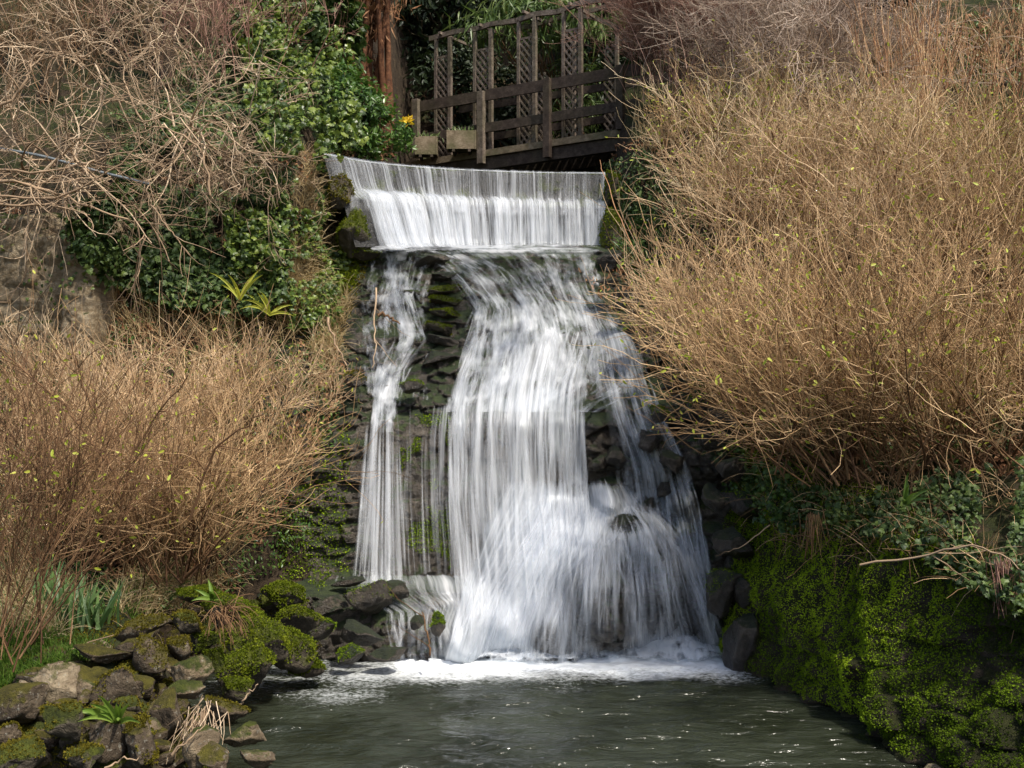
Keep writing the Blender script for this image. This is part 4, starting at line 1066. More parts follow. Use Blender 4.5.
blades('grass', 'thin green grass below the left shrubs', [(0, 480), (200, 560), (150, 640), (0, 650)], 1500, 0.2, M['grass'], -0.05, patch=.8, rad=.004)
for px, py, lab in [(70, 622, 'clump of blue-green daffodil leaves on the left bank'), (50, 612, 'smaller clump of daffodil leaves at the left edge'), (92, 628, 'low clump of daffodil leaves nearest the mossy stones')]:
    c = at_land(px, py)
    rt = thing('daffodil', lab, 'plant', 'daffodil leaves', c)
    n = 22
    s = c + RNG.normal(size=(n, 3)) * np.array([.09, .09, .01])
    v, f, t = scatter(np.array([(-.03, 0, 0), (.03, 0, 0), (.03, .5, .02), (-.03, .5, .02), (.0, 1, -.12)]), np.array([(0, 1, 2), (0, 2, 3), (3, 2, 4)]), s, np.array([0, -1, .15]) + RNG.normal(size=(n, 3)) * .3, 0.36 + .18 * RNG.random(n), .25, .35, np.array([0, 0, 1.0]))
    part('leaves', v, f, M['daff'], rt, smooth=False, attrs={'tint': t})

# moss on the banks and cliff edges
def mosspatch(label, poly, n, mat, size=0.03, patch=0.6, seed=1, lift=0.01):
    L, Nn = sample(poly, n, patch=patch, seed=seed)
    L = L + Nn * lift
    v, f, t = scatter(*TUFT, L, Nn, size * (0.6 + 0.8 * RNG.random(len(L))), 0.5)
    tag(mesh('moss', v, f, mat, smooth=False, attrs={'tint': t}), label, kind='stuff')
mosspatch('yellow-green moss on the bank at the left end of the weir', [(334, 232), (352, 228), (364, 250), (356, 285), (335, 300), (322, 290)], 4500, M['mossb'], 0.045, 0.2, 2, 0.04)
mosspatch('dull moss on the bank left of the cascade', [(320, 190), (362, 200), (370, 260), (345, 330), (335, 390), (300, 400), (300, 300)], 3500, M['mosso'], 0.04, 0.8, 3)
mosspatch('green moss on the right end of the weir', [(603, 170), (618, 160), (645, 250), (665, 300), (630, 270), (604, 240)], 5000, M['mossb'], 0.04, 0.7, 4)
mosspatch('dark green moss on the rock between the two falls', [(400, 415), (450, 415), (450, 570), (404, 570)], 3000, M['mossd'], 0.03, 0.85, 5)
mosspatch('moss in the shade right of the falls', [(700, 330), (760, 440), (760, 600), (720, 560), (700, 420)], 4500, M['mossd'], 0.035, 0.85, 6)
mosspatch('moss on the cliff foot left of the falls', [(275, 430), (350, 420), (350, 570), (280, 620)], 3000, M['mossd'], 0.035, 0.85, 7)
mosspatch('yellow moss between the stones of the left shore', [(0, 640), (150, 610), (310, 590), (330, 640), (260, 700), (240, 768), (0, 768)], 9000, M['mosso'], 0.03, 0.8, 8)
# ------------------------------------------------------------------ rocks
import bmesh
_ico = {}
def ico(level):
    if level not in _ico:
        bm = bmesh.new(); bmesh.ops.create_icosphere(bm, subdivisions=level, radius=1)
        v = np.array([x.co[:] for x in bm.verts]); f = np.array([[q.index for q in x.verts] for x in bm.faces]); bm.free()
        _ico[level] = (v, f)
    return _ico[level]

def rock_shape(size, cuts=13, level=4, round_=0.0, flat=1.0, noise=1.0):
    v, f = ico(level)
    v = v.copy()
    for k in range(cuts):
        n = unit(RNG.normal(size=3)); h = (0.38 + 0.36 * RNG.random()) + round_ * 0.25
        d = v @ n
        v = v - n[None] * np.maximum(0, d - h)[:, None] * 0.93
    v = v / np.abs(v).max(0)
    v = v + unit(v) * (0.07 * noise * fbm(v * 1.9 + RNG.random(3) * 50, 3, 2) + 0.045 * noise * fbm(v * 5 + RNG.random(3) * 50, 4, 5, 0.65) - 0.05 * noise * np.maximum(0, 0.16 - np.abs(vnoise(v * 2.6 + RNG.random(3) * 50, 9))) / 0.16)[:, None]
    v = v * np.array(size) * 0.5
    a = RNG.random() * 6.28
    rz = np.array([[math.cos(a), -math.sin(a), 0], [math.sin(a), math.cos(a), 0], [0, 0, 1]])
    if size[0] == size[1]: v = v @ rz.T
    t = RNG.normal(size=2) * 0.16
    v[:, 2] += v[:, 0] * t[0] + v[:, 1] * t[1]
    return v, f

def vnormals(v, f):
    fn = np.cross(v[f[:, 1]] - v[f[:, 0]], v[f[:, 2]] - v[f[:, 0]])
    n = np.zeros_like(v)
    for k in range(3): np.add.at(n, f[:, k], fn)
    return unit(n)

def rock(label, px, py, wpx, hpx, Y, mat, group=None, moss=None, mossn=700, level=4, cuts=13, name='rock', depth=1.0, mz=0.35, msize=0.024, round_=0):
    """a stone whose middle is seen at px, py, wpx by hpx large, at distance Y"""
    c = P(px, py, Y)
    s = Y / FPX
    size = (wpx * s, max(0.5 * (wpx + hpx) * s * depth, 0.05), hpx * s)
    v, f = rock_shape(size, cuts, level, round_)
    root = thing(name, label, 'rock', group, c)
    mesh('stone', v, f, mat, root)
    if moss:
        n = vnormals(v, f)
        k = n[:, 2] + 0.5 * fbm(v * 6 + c, 3, 8) > mz
        idx = np.nonzero(k)[0]
        if len(idx) > 20:
            idx = idx[RNG.integers(0, len(idx), mossn)]
            p = v[idx] + RNG.normal(size=(mossn, 3)) * min(size) * 0.03
            a, b, t = scatter(*TUFT, p, n[idx], msize * (0.6 + 0.8 * RNG.random(mossn)), 0.5)
            t = np.clip(0.55 * t + 0.45 * (0.5 + 0.6 * fbm(a * 7, 2, 5)), 0, 1)
            mesh('moss', a, b, moss, root, smooth=False, attrs={'tint': t})
    return root
ST, SM, PS, WS = M['stone'], M['stonemoss'], M['palestone'], M['wetstone']
mo, mb, md = M['mosso'], M['mossb'], M['mossd']
G1 = 'stones of the left shore'
rocks = [
    ('broad dark slab of rock at the back of the rubble on the left', 68, 682, 100, 40, 9.2, ST, None),
    ('tan triangular rock face leaning on the dark slab', 55, 688, 50, 50, 8.95, PS, None),
    ('brown rounded rock at the left edge below the grass', 18, 702, 56, 46, 8.7, ST, None),
    ('grey-brown boulder under the moss capped stone', 118, 692, 52, 50, 8.9, ST, mo),
    ('flat stone capped with thick ochre moss', 140, 630, 56, 26, 9.7, ST, mo),
    ('long flat grey stone behind the fern', 105, 655, 74, 20, 9.4, ST, None),
    ('brown stone with a mossy left side in the middle of the rubble', 178, 645, 30, 34, 9.6, ST, mo),
    ('square mossy stone at the top of the rubble', 186, 624, 30, 26, 9.9, SM, mo),
    ('tawny moss-topped stone in the middle of the rubble', 152, 655, 36, 40, 9.4, ST, mo),
    ('large tan block right of the middle of the rubble', 192, 675, 44, 36, 9.3, PS, None),
    ('long pale cream rock lying towards the water', 187, 692, 52, 24, 9.1, PS, None),
    ('brown wedge of rock below the pale cream rock', 168, 715, 44, 50, 8.8, ST, None),
    ('upright brown rock face at the bottom of the rubble', 196, 745, 46, 54, 8.4, PS, None),
    ('grey rock at the water edge left of the pool', 228, 712, 50, 30, 9.0, ST, mo),
    ('tan rock at the water edge below the grey one', 246, 735, 44, 28, 8.7, PS, None),
    ('low tan rock at the very tip of the left shore', 262, 758, 44, 22, 8.5, PS, None),
    ('dark grey block in front of the twig bundle', 215, 758, 40, 28, 8.3, ST, None),
    ('ochre moss mound in the bottom left corner', 18, 752, 66, 44, 8.2, SM, mo),
    ('moss-covered rock right of the corner mound', 62, 722, 46, 44, 8.4, SM, mo),
    ('small mossy rock at the bottom edge', 84, 758, 42, 28, 8.1, SM, mo),
    ('dark rock in the shadow under the fern', 112, 738, 54, 44, 8.4, ST, None),
    ('brown slab leaning at the bottom of the rubble', 142, 745, 36, 56, 8.3, ST, mo),
    ('mossy knob behind the square stone', 205, 640, 34, 26, 10.0, SM, mb),
    ('rounded mossy stone beside the dead fern', 212, 662, 30, 26, 9.9, SM, mb),
    ('dark mossy stone at the waterline under the bright moss', 238, 688, 40, 24, 10.2, SM, mb),
    ('grey slab beneath the moss capped stone', 128, 650, 50, 22, 9.5, ST, None),
    ('small brown stone at the left edge', 6, 735, 30, 24, 8.4, ST, mo)]
for lab, px, py, w, h, Yd, mt, ms in rocks:
    rock(lab, px, py, w * 0.98, h * 1.0, Yd, mt, G1, ms, 900)
# bright moss mounds beside the pool
for lab, px, py, w, h, Yd in [('bright yellow-green moss mound at the pool edge', 262, 640, 80, 52, 10.9), ('bright moss cushion hanging to the water', 244, 672, 56, 50, 10.5), ('bright mossy boulder nearest the falls', 290, 652, 50, 46, 11.4), ('mossy boulder on the bank above the pool', 236, 612, 60, 34, 11.2), ('mossy ledge stone under the leaning shrub', 205, 596, 56, 22, 11.4), ('dark mossy boulder behind the bright mound', 300, 622, 50, 30, 12.0), ('low mossy stone at the waterline', 305, 668, 40, 22, 11.6), ('green mossy rock in the shade below the leaning shrub', 286, 596, 48, 24, 12.4)]:
    rock(lab, px, py, w, h, Yd, SM, 'mossy boulders at the pool edge', mb, 2600, round_=0.6, mz=-0.1, msize=0.032)
# wet rocks at the foot of the falls
for lab, px, py, w, h, Yd, ms in [
    ('rounded green-black boulder under the left ribbon of water', 371, 599, 56, 38, 12.75, md),
    ('small black stone standing in the small cascade', 417, 621, 20, 20, 12.5, None),
    ('wet stone with water running round it beside the small cascade', 439, 624, 20, 26, 12.5, md),
    ('flat brown wet slab left of the small cascade', 356, 632, 62, 30, 12.4, None),
    ('low wet stone at the waterline left of the froth', 388, 652, 44, 20, 12.2, None),
    ('dark wet stone with a green top at the left waterline', 346, 656, 40, 24, 12.1, md),
    ('wet ledge stone behind the rounded boulder', 348, 582, 40, 14, 13.0, None),
    ('dark wet block below the ledge of the left ribbon', 398, 588, 34, 24, 12.9, None),
    ('dark mossy boulder against the cliff left of the ledge', 322, 628, 44, 30, 12.3, md),
    ('wet brown rock at the left foot of the cliff', 330, 604, 40, 26, 12.7, None),
    ('dark stone showing through the bottom of the falling water', 548, 642, 34, 42, 12.85, None),
    ('small dark green boulder on the ledge of the left stream', 412, 387, 28, 18, 14.05, md),
    ('flat mossy block at the left of the left stream', 352, 378, 32, 22, 14.0, mo),
    ('rounded boulder in the right branch beside the bare rock', 616, 458, 24, 26, 13.2, None),
    ('dark boulder parting the right branch of water', 650, 440, 26, 26, 13.1, None),
    ('wet round boulder right of the right branch', 672, 462, 26, 24, 13.0, None),
    ('wet boulder at the right edge of the white water', 666, 490, 24, 20, 12.95, None),
    ('black boulder above the dome of spray', 628, 522, 36, 24, 12.6, None),
    ('small wet stone in the spray of the right branch', 648, 505, 22, 18, 12.7, None)]:
    if py < 560 and px > 600:
        hh = cast(bv_smooth, px, py)
        Yd = hh[0][1] - 0.13; w *= 1.1; h *= 1.15
    rock(lab, px, py, w * .9, h * .85, Yd, WS, 'wet rocks at the falls', ms, 600, round_=0.2)
for lab, px, py, w, h, Yd, ms in [
    ('mossy yellow-green rock beside the left end of the lower weir step', 352, 232, 36, 54, 15.75, mb), ('mossy rock under the left tip of the weir crest', 341, 196, 24, 44, 15.7, mo),
    ('low mossy rock at the left foot of the weir', 364, 252, 32, 22, 15.9, mb), ('mossy rock against the right end of the weir crest', 613, 186, 20, 44, 16.75, mb),
    ('mossy rock at the right foot of the weir', 613, 232, 26, 48, 16.5, mb), ('dark rock under the mossy one at the right foot of the weir', 612, 262, 34, 24, 16.0, None)]:
    rock(lab, px, py, w, h, Yd, SM if ms else WS, 'rocks holding the ends of the weir', ms, 1500, mz=-0.3, msize=0.035, depth=0.7)
# stacked mossy ledges between the two streams
for k, (px, py, w, h, lab) in enumerate([
    (436, 262, 44, 12, 'dark flat ledge stone at the top of the stack between the streams'), (446, 276, 40, 12, 'flat brown ledge stone second in the stack between the streams'),
    (444, 290, 36, 11, 'mossy ledge stone below the brown one in the stack'), (443, 302, 36, 11, 'bright mossy ledge stone in the middle of the stack'),
    (448, 314, 38, 13, 'widest bright mossy ledge stone of the stack'), (441, 328, 30, 12, 'dark mossy ledge stone low in the stack'),
    (443, 342, 34, 12, 'brown ledge stone low in the stack'), (440, 357, 36, 14, 'dark ledge stone at the bottom of the stack')]):
    h_ = cast(bv_smooth, px, py)
    rock(lab, px, py, w, h, h_[0][1] - 0.02, WS if k in (0, 1, 6, 7) else SM, 'stacked ledge stones', mb if k in (2, 3, 4, 5) else None, 800, name='ledge_stone', depth=1.3, mz=0.3, msize=0.028, cuts=12)
# layered dark rocks at the right of the falls
n_ = 0
for px, py, w, h, Yd in [(735, 470, 40, 30, 12.9), (712, 440, 36, 26, 13.1), (742, 505, 44, 30, 12.75), (715, 500, 30, 34, 12.9), (738, 545, 50, 36, 12.6), (722, 590, 40, 48, 12.6), (748, 640, 46, 84, 12.3), (742, 590, 40, 40, 12.45), (695, 405, 34, 22, 13.3), (672, 385, 34, 20, 13.5), (655, 350, 30, 18, 13.9), (640, 325, 34, 16, 14.3), (625, 300, 34, 14, 14.8), (610, 282, 30, 12, 15.2), (660, 412, 26, 20, 13.4), (725, 420, 34, 24, 13.1)]:
    n_ += 1
    rock(['wet dark rock in the shade between the falls and the mossy wall', 'big dark rock standing in the pool where the mossy wall ends'][py == 640 and px == 748], px, py, w, h, Yd, WS, None if py == 640 else 'shaded rocks right of the falls', md if n_ % 3 == 0 else None, 400, depth=1.2)
rock('pale stone tip at the bottom edge beside the mossy wall', 936, 768, 26, 14, 8.9, PS, None, None)

# rubble filling the left shore
pts = []
polyL = np.array([(0, 650), (120, 640), (200, 610), (300, 600), (330, 650), (262, 690), (262, 740), (250, 768), (0, 768)])
tries = 0
while len(pts) < 190 and tries < 4000:
    tries += 1
    q = np.array([RNG.random() * 330, 600 + RNG.random() * 168])
    if not inpoly(q[:1], q[1:], polyL)[0]: continue
    if any(np.hypot(*(q - a)) < 9.5 for a in pts): continue
    pts.append(q)
for k, q in enumerate(pts):
    h = cast(LAND, q[0], q[1])
    if not h: continue
    sz = 0.08 + 0.16 * RNG.random()
    green = q[0] > 200 or k % 4 == 0
    mt = SM if green else (PS if k % 5 == 1 else ST)
    v, f = rock_shape((sz * 1.3, sz * 1.1, sz * 0.8), 8, 3)
    lab = 'small stone thick with green moss filling the shore by the pool' if green else 'small bare brown stone in the rubble at the bottom left'
    root = thing('rock', lab, 'rock', 'small mossy stones of the left shore' if green else 'small bare stones of the left shore', h[0] + np.array([0, 0, sz * 0.15]))
    mesh('stone', v, f, mt, root)
    if green:
        n = vnormals(v, f); idx = np.nonzero(n[:, 2] > 0)[0]; idx = idx[RNG.integers(0, len(idx), 260)]
        a, b_, t = scatter(*TUFT, v[idx], n[idx], 0.026 * (0.6 + 0.8 * RNG.random(260)), 0.5)
        mesh('moss', a, b_, mb if q[0] > 225 else mo, root, smooth=False, attrs={'tint': t})

# fern, dead fern, twigs
def fern(label, px, py, Yd, n, L, mat, spread=0.6):
    c = P(px, py, Yd)
    root = thing('fern', label, 'fern', None, c)
    d = np.stack([RNG.normal(size=n) * spread, -0.3 + RNG.normal(size=n) * 0.4, np.full(n, 1.0)], -1)
    pth = grow(np.repeat(c[None], n, 0), d, L * (0.6 + 0.5 * RNG.random(n)), 8, -0.14, 0.03)
    w = np.sin(np.linspace(0.25, 1, 8) * np.pi)[None, :, None] * 0.017 + 0.002
    side = unit(np.cross(pth[:, -1] - pth[:, 0], TOCAM(pth[:, 0])))[:, None, :]
    crease = unit(np.cross(side, (pth[:, -1] - pth[:, 0])[:, None, :])) * 0.012
    V = np.stack([pth - side * w, pth - crease, pth + side * w], 2)
    idx = np.arange(n * 24).reshape(n, 8, 3)
    q = np.stack([idx[:, :-1, :-1], idx[:, 1:, :-1], idx[:, 1:, 1:], idx[:, :-1, 1:]], -1).reshape(-1, 4)
    part('fronds', V.reshape(-1, 3), q, mat, root, attrs={'tint': np.repeat(0.6 + 0.4 * RNG.random(n), 24)})
fern("green strap-leaved fern growing between the stones at the bottom left", 118, 724, 8.35, 9, 0.32, M['grass'], 0.45)
fern('small strap-leaved fern beside the larger one', 100, 717, 8.5, 5, 0.22, M['grass'])
fern('yellow-green strap fern on the ivy bank', 240, 300, 14.2, 7, 0.5, M['bud'])
fern('yellow-green strap fern higher on the bank right of the ivy', 270, 315, 14.3, 7, 0.5, M['bud'])
fern('small green fern on the ledge below the leaning shrub', 212, 600, 10.9, 7, 0.22, M['grass'])
fern('drooping green fern leaf at the top of the mossy wall', 905, 505, 10.4, 6, 0.3, M['laurel'])
def strands(name, label, cat, c, n, L, d, mat, spread, up, wig, rad=0.004, footsz=(0.06, 0.04, 0.03)):
    root = thing(name, label, cat, None, c)
    s = c + RNG.normal(size=(n, 3)) * np.array(footsz)
    a = tubes(grow(s, np.array(d) + RNG.normal(size=(n, 3)) * spread, L * (.6 + .6 * RNG.random(n)), 8, up, wig), rad, rad * .5, 4)
    part('strands', a[0], a[1], mat, root, attrs={'tint': a[2]})
strands('dead_fern', 'brown dead fern drooping over the mossy stones', 'fern', P(222, 612, 9.75), 70, 0.3, (0.35, -0.3, 0.1), M['brown'], 0.25, -0.22, 0.08, 0.004, (0.05, 0.05, .02))
strands('twig_bundle', 'bundle of pale dry twigs wedged between the bottom stones', 'twigs', P(205, 712, 8.7), 60, 0.3, (-0.25, -0.3, -1), M['tangle'], 0.3, 0, 0.05, 0.004, (0.07, 0.05, 0.05))
strands('hanging_roots', 'reddish roots hanging from the overhang at the right edge', 'roots', P(1000, 560, 9.2), 34, 0.4, (0.1, 0, -1), M['pink'], 0.12, -0.05, 0.05, 0.004, (0.05, 0.05, 0.02))
strands('hanging_roots', 'brown roots hanging over the moss near the top of the wall', 'roots', P(812, 515, 11.2), 26, 0.4, (0, 0, -1), M['brown'], 0.1, -0.05, 0.05, 0.004, (0.06, 0.05, 0.03))
def stick(label, pts, r, mat='tangle', name='stick', side=0):
    branches(name, label, 'stick', [pts], r, M[mat], 'loose sticks', side)
stick('long curved pale stick arching in front of the mossy wall', [(860, 565, 9.9), (920, 558, 9.7), (965, 543, 9.4), (1000, 552, 9.2), (1030, 575, 9.0)], 0.011, side=3)
stick('bare stick leaning on the rock left of the left stream', [(328, 318, 14.3), (334, 342, 14.1), (347, 366, 13.9)], 0.02)
stick('crooked stick standing in the left stream', [(376, 288, 14.5), (374, 320, 14.3), (376, 345, 14.1), (372, 368, 14.0)], 0.013, side=2)
stick('short dark stick lodged across the left stream', [(378, 314, 14.3), (390, 318, 14.3), (400, 324, 14.2)], 0.02, 'brown')
stick('stick lying against the stone at the water edge', [(238, 708, 9.2), (245, 696, 9.2), (258, 684, 9.2)], 0.01)
stick('pale stick crossing the bottom of the rubble', [(172, 755, 8.2), (190, 738, 8.2), (205, 725, 8.3)], 0.009)
stick('stick lying on the stones at the bottom edge', [(105, 768, 7.9), (125, 758, 7.9), (140, 757, 7.9)], 0.009)
stick('thin stick lying along the bank behind the stones', [(0, 690, 9.4), (60, 652, 9.7), (130, 630, 10)], 0.009)
stick('thin bare twig reaching out over the shaded rocks right of the falls', [(770, 525, 11.5), (745, 545, 11.6), (716, 556, 11.8)], 0.007)
stick('long bare twig reaching left from the right bank towards the water', [(760, 440, 11.4), (720, 425, 11.8), (672, 402, 12.2)], 0.006, 'straw')
stick('forked dark twig standing in the small cascade', [(430, 655, 12.0), (428, 635, 12.0), (422, 612, 12.1)], 0.012, 'brown', side=2)
stick('bare bent twig with a dead leaf rising at the right end of the weir', [(640, 262, 15), (618, 215, 15.3), (606, 180, 15.6), (600, 160, 15.8)], 0.009, 'redstem')

# ------------------------------------------------------------------ old stone wall at the left
def masonry():
    c = P(40, 335, 14.6)
    root = thing('stone_wall', 'old lichened stone wall with a worn pier behind the branches at the left edge', 'stone wall', None, c)
    nu, nv = 150, 120
    u = np.linspace(-2.6, 0.95, nu); v = np.linspace(-0.9, 1.65, nv)
    U, Vv = np.meshgrid(u, v, indexing='ij'); U = U.ravel(); Vv = Vv.ravel()
    _, e, cc = voro(U * 2.3, Vv * 4.5, 41)
    d = 0.05 * (cc - .4) * sst(0, .06, e) + 0.02 * sst(0, .06, e) + 0.045 * fbm(np.stack([U * 5, Vv * 5, U * 0], -1), 3, 4)
    d += 0.28 * sst(0.3, 0.42, U) - 1.2 * sst(0.8, 0.95, U) + 0.12 * sst(0.3, 0.1, U + Vv * 0.1) * sst(0.2, 0.1, Vv)
    d -= 0.8 * sst(1.4, 1.65, Vv + 0.15 * vnoise(np.stack([U * 2, U * 0, U * 0], -1), 4)) ** 2
    V = np.stack([c[0] + U, c[1] - d, c[2] + Vv], -1)
    part('masonry', V, grid_faces(nu, nv), M['masonry'], root)
    L = V[RNG.integers(0, len(V), 900)]
    L = L[(fbm(L * 2, 2, 8) > 0.0)]
    a, b, t = scatter(*IVY, L + np.array([0, -.05, 0]), np.array([[0, -1, .3]]) * np.ones((len(L), 1)), 0.05, .5, .6, np.array([0, 0, -1.]))
    part('ivy_leaves', a, b, M['ivy'], root, smooth=False, attrs={'tint': t})
masonry()

# ------------------------------------------------------------------ footbridge
BL, BR = np.array([-1.75, 22.1]), np.array([2.6, 19.25])
def on_bridge(px, back=0.0, z=0.0):
    """point of the front face of the bridge seen in image column px"""
    k = (px - 512) / FPX
    d = BR - BL
    t = (k * BL[1] - BL[0]) / (d[0] - k * d[1])
    q = BL + d * t
    n = unit(np.array([-d[1], d[0]]))
    if n[1] < 0: n = -n
    q = q + n * back
    return np.array([q[0], q[1], z])
def zpx(px, py, back=0.0):
    q = on_bridge(px, back); return CAMZ + (384 - py) / FPX * q[1]
br = thing('footbridge', 'dark timber footbridge with two rails crossing the stream above the weir', 'bridge', loc=on_bridge(430, 0.6, 7.4))
deckz = lambda px: np.interp(px, [415, 605, 680], [zpx(415, 163), zpx(605, 134), zpx(680, 122)])
def dk(px, back=0, dz=0.0): return on_bridge(px, back, deckz(px) + dz)
def bp(name, lst, mat, root=br):
    v, f = joinq(lst); return part(name, v, f, mat, root, smooth=False)
nb = unit(on_bridge(500, 1.0) - on_bridge(500, 0.0))
bp('beam', [bar(dk(405, 0.05, -0.02), dk(690, 0.05, -0.02), 0.12, 0.12)], M['palewood'])
bp('beam', [bar(dk(405, 0.12, -0.2), dk(690, 0.12, -0.2), 0.14, 0.22)], M['darkwood'])
bp('beam', [bar(dk(405, 1.1, -0.2), dk(690, 1.1, -0.2), 0.14, 0.22)], M['darkwood'])
planks = []
for k in range(34):
    px = 408 + k * 8.3
    planks.append(bar(dk(px, 0.12, 0.06), dk(px, 1.3, 0.06), 0.13, 0.04))
bp('deck', planks, M['darkwood'])
for (pa, pb, ya, yb, h) in [(418, 640, 107, 69, 0.2), (418, 640, 139, 103, 0.17)]:
    bp('rail', [bar(on_bridge(pa, 0.0, zpx(pa, ya)), on_bridge(pb, 0.0, zpx(pb, yb)), 0.05, h)], M['darkwood'])
for px, y0, y1 in [(483, 92, 164), (549, 79, 158), (418, 100, 158), (622, 66, 130)]:
    a = on_bridge(px, -0.06, zpx(px, y0)); b = on_bridge(px, -0.06, zpx(px, y1))
    bp('post', [bar(b, a, 0.13, 0.10, nb)], M['wood'] if px < 500 else M['darkwood'])
for (pa, pb, ya, yb, h) in [(425, 660, 110, 74, 0.14)]:
    bp('rail', [bar(on_bridge(pa, 1.15, zpx(pa, ya, 1.15)), on_bridge(pb, 1.15, zpx(pb, yb, 1.15)), 0.05, h)], M['darkwood'])
    bp('rail', [bar(on_bridge(pa, 1.15, zpx(pa, ya + 32, 1.15)), on_bridge(pb, 1.15, zpx(pb, yb + 32, 1.15)), 0.05, h)], M['darkwood'])
# pergola of trellis panels
pg = thing('pergola', 'open timber pergola with diamond trellis panels standing over the footbridge', 'pergola', loc=on_bridge(430, 0.6, 7.4))
topf = lambda px: np.interp(px, [425, 448, 486, 530, 562, 600, 640], [38, 34, 26, 12, 8, 0, -6])
def upright(px, back, w=0.07, top=None):
    zt = zpx(px, topf(px) if top is None else top, 0 if top is None else back)
    bp('upright', [bar(on_bridge(px, back, deckz(px) + 0.02), on_bridge(px, back, zt), w, w, nb)], M['wood'], pg)
    return zt
def lattice(pa, pb, back, z0, z1, back2=None):
    a, b = on_bridge(pa, back), on_bridge(pb, back if back2 is None else back2)
    wd = np.linalg.norm(b[:2] - a[:2]); ux = (b - a) / wd
    lst = []
    step = 0.15
    for sgn in (1, -1):
        c = -2 * wd
        c = z0 - wd
        while c < z1:
            # a slat rising at 55 degrees from one side to the other, clipped to the panel
            k = 1.25
            p0, p1 = (0, c), (wd, c + wd * k)
            if sgn < 0: p0, p1 = (wd, c), (0, c + wd * k)
            lo_, hi_ = max(z0, c), min(z1, c + wd * k)
            if hi_ - lo_ > 0.04:
                q0 = (lo_ - c) / (wd * k); q1 = (hi_ - c) / (wd * k)
                A = p0[0] + (p1[0] - p0[0]) * q0; B = p0[0] + (p1[0] - p0[0]) * q1
                off = nb * (0.010 * sgn)
                pa_ = a + ux * A + off; pb_ = a + ux * B + off
                pa_[2], pb_[2] = lo_, hi_
                lst.append(bar(pa_, pb_, 0.012, 0.032, ux * 0 + np.array([0, 0, 1.0])))
            c += step
    bp('lattice_panel', lst, M['wood'], pg)
for pa, pb, bk in [(430, 444, 0.2), (469, 485, 0.2), (513, 529, 0.2), (558, 575, 0.2)]:
    zt = upright(pa, bk, 0.06); upright(pb, bk, 0.07)
    z0 = deckz(pa) + 0.1
    lattice(pa + 1.2, pb - 1.2, bk, z0, zt - 0.38)
    lat_z = zt - 0.36
    bp('rung', [bar(on_bridge(pa + 1, bk, lat_z), on_bridge(pb - 1, bk, lat_z), 0.03, 0.04)], M['wood'], pg)
for px in (500, 545, 589):
    upright(px, 1.05, 0.06, top=[24, 40, 27][(500, 545, 589).index(px)])
lattice(501, 518, 1.05, deckz(500) + .1, zpx(500, 75, 1.05)); lattice(576, 588, 1.05, deckz(580) + .1, zpx(580, 45, 1.05))
def arch(name, pts, back, w, h):
    q = [on_bridge(px, back, zpx(px, py, back)) for px, py in pts]
    bp(name, [bar(q[i] - (q[i + 1] - q[i]) * 0.02, q[i + 1] + (q[i + 1] - q[i]) * 0.02 * (i % 2), w, h) for i in range(len(q) - 1)], M['wood'], pg)
arch('top_beam', [(424, 39), (448, 32), (470, 29), (486, 24), (510, 21), (530, 14), (552, 12), (575, 3), (606, -2), (640, -8)], 0.2, 0.06, 0.09)
arch('top_beam', [(440, 36), (485, 30), (530, 18), (545, 15), (562, 17), (580, 23), (592, 29)], 1.05, 0.06, 0.08)
arch('top_beam', [(558, 12), (580, 6), (608, 8), (625, 12)], 1.05, 0.06, 0.08)
for px in (436, 476, 520, 566, 600):
    z = zpx(px, topf(px) + 1, 0.2)
    bp('cross_slat', [bar(on_bridge(px, 0.1, z + 0.06), on_bridge(px, 1.15, z + 0.06), 0.05, 0.05)], M['wood'], pg)
# planters on the near side of the bridge
for (px, py, w, lab) in [(433, 149, 20, 'weathered wooden planter box at the left foot of the bridge'), (468, 141, 27, 'wider wooden planter box on the bridge behind the tall post')]:
    Yd = 20.6
    c = on_bridge(px, -0.2, deckz(px) + 0.05)
    rt = thing('planter', lab, 'planter', 'wooden planters', c)
    wm, hm = w / FPX * Yd, 19 / FPX * Yd
    sd_ = [box(0, -.15, hm / 2, wm, .03, hm), box(0, .15, hm / 2, wm, .03, hm), box(-wm / 2 - .016, 0, hm / 2, .03, .34, hm + .01), box(wm / 2 + .016, 0, hm / 2, .03, .34, hm + .01)]
    v, f = joinq(sd_); mesh('box', v, f, M['palewood'], rt, smooth=False)
    v, f = joinq([box(-wm * .3, .02, -.03, .05, .42, .05), box(wm * .3, .02, -.03, .05, .42, .05)]); mesh('bracket', v, f, M['darkwood'], rt, smooth=False)
    v, f = box(0, 0, hm - .05, wm, .28, .04); mesh('soil', v, f, M['soil'], rt, smooth=False)
    n = 60
    s = RNG.normal(size=(n, 3)) * np.array([wm * .3, .06, .01]) + np.array([0, 0, hm])
    v, f, t = scatter(*LANCE, s, np.array([0, -1, .5]) * np.ones((n, 1)), .14, .6, .7, np.array([0, 0, 1.]))
    mesh('leaves', v, f, M['bamboo'], rt, smooth=False, attrs={'tint': t})

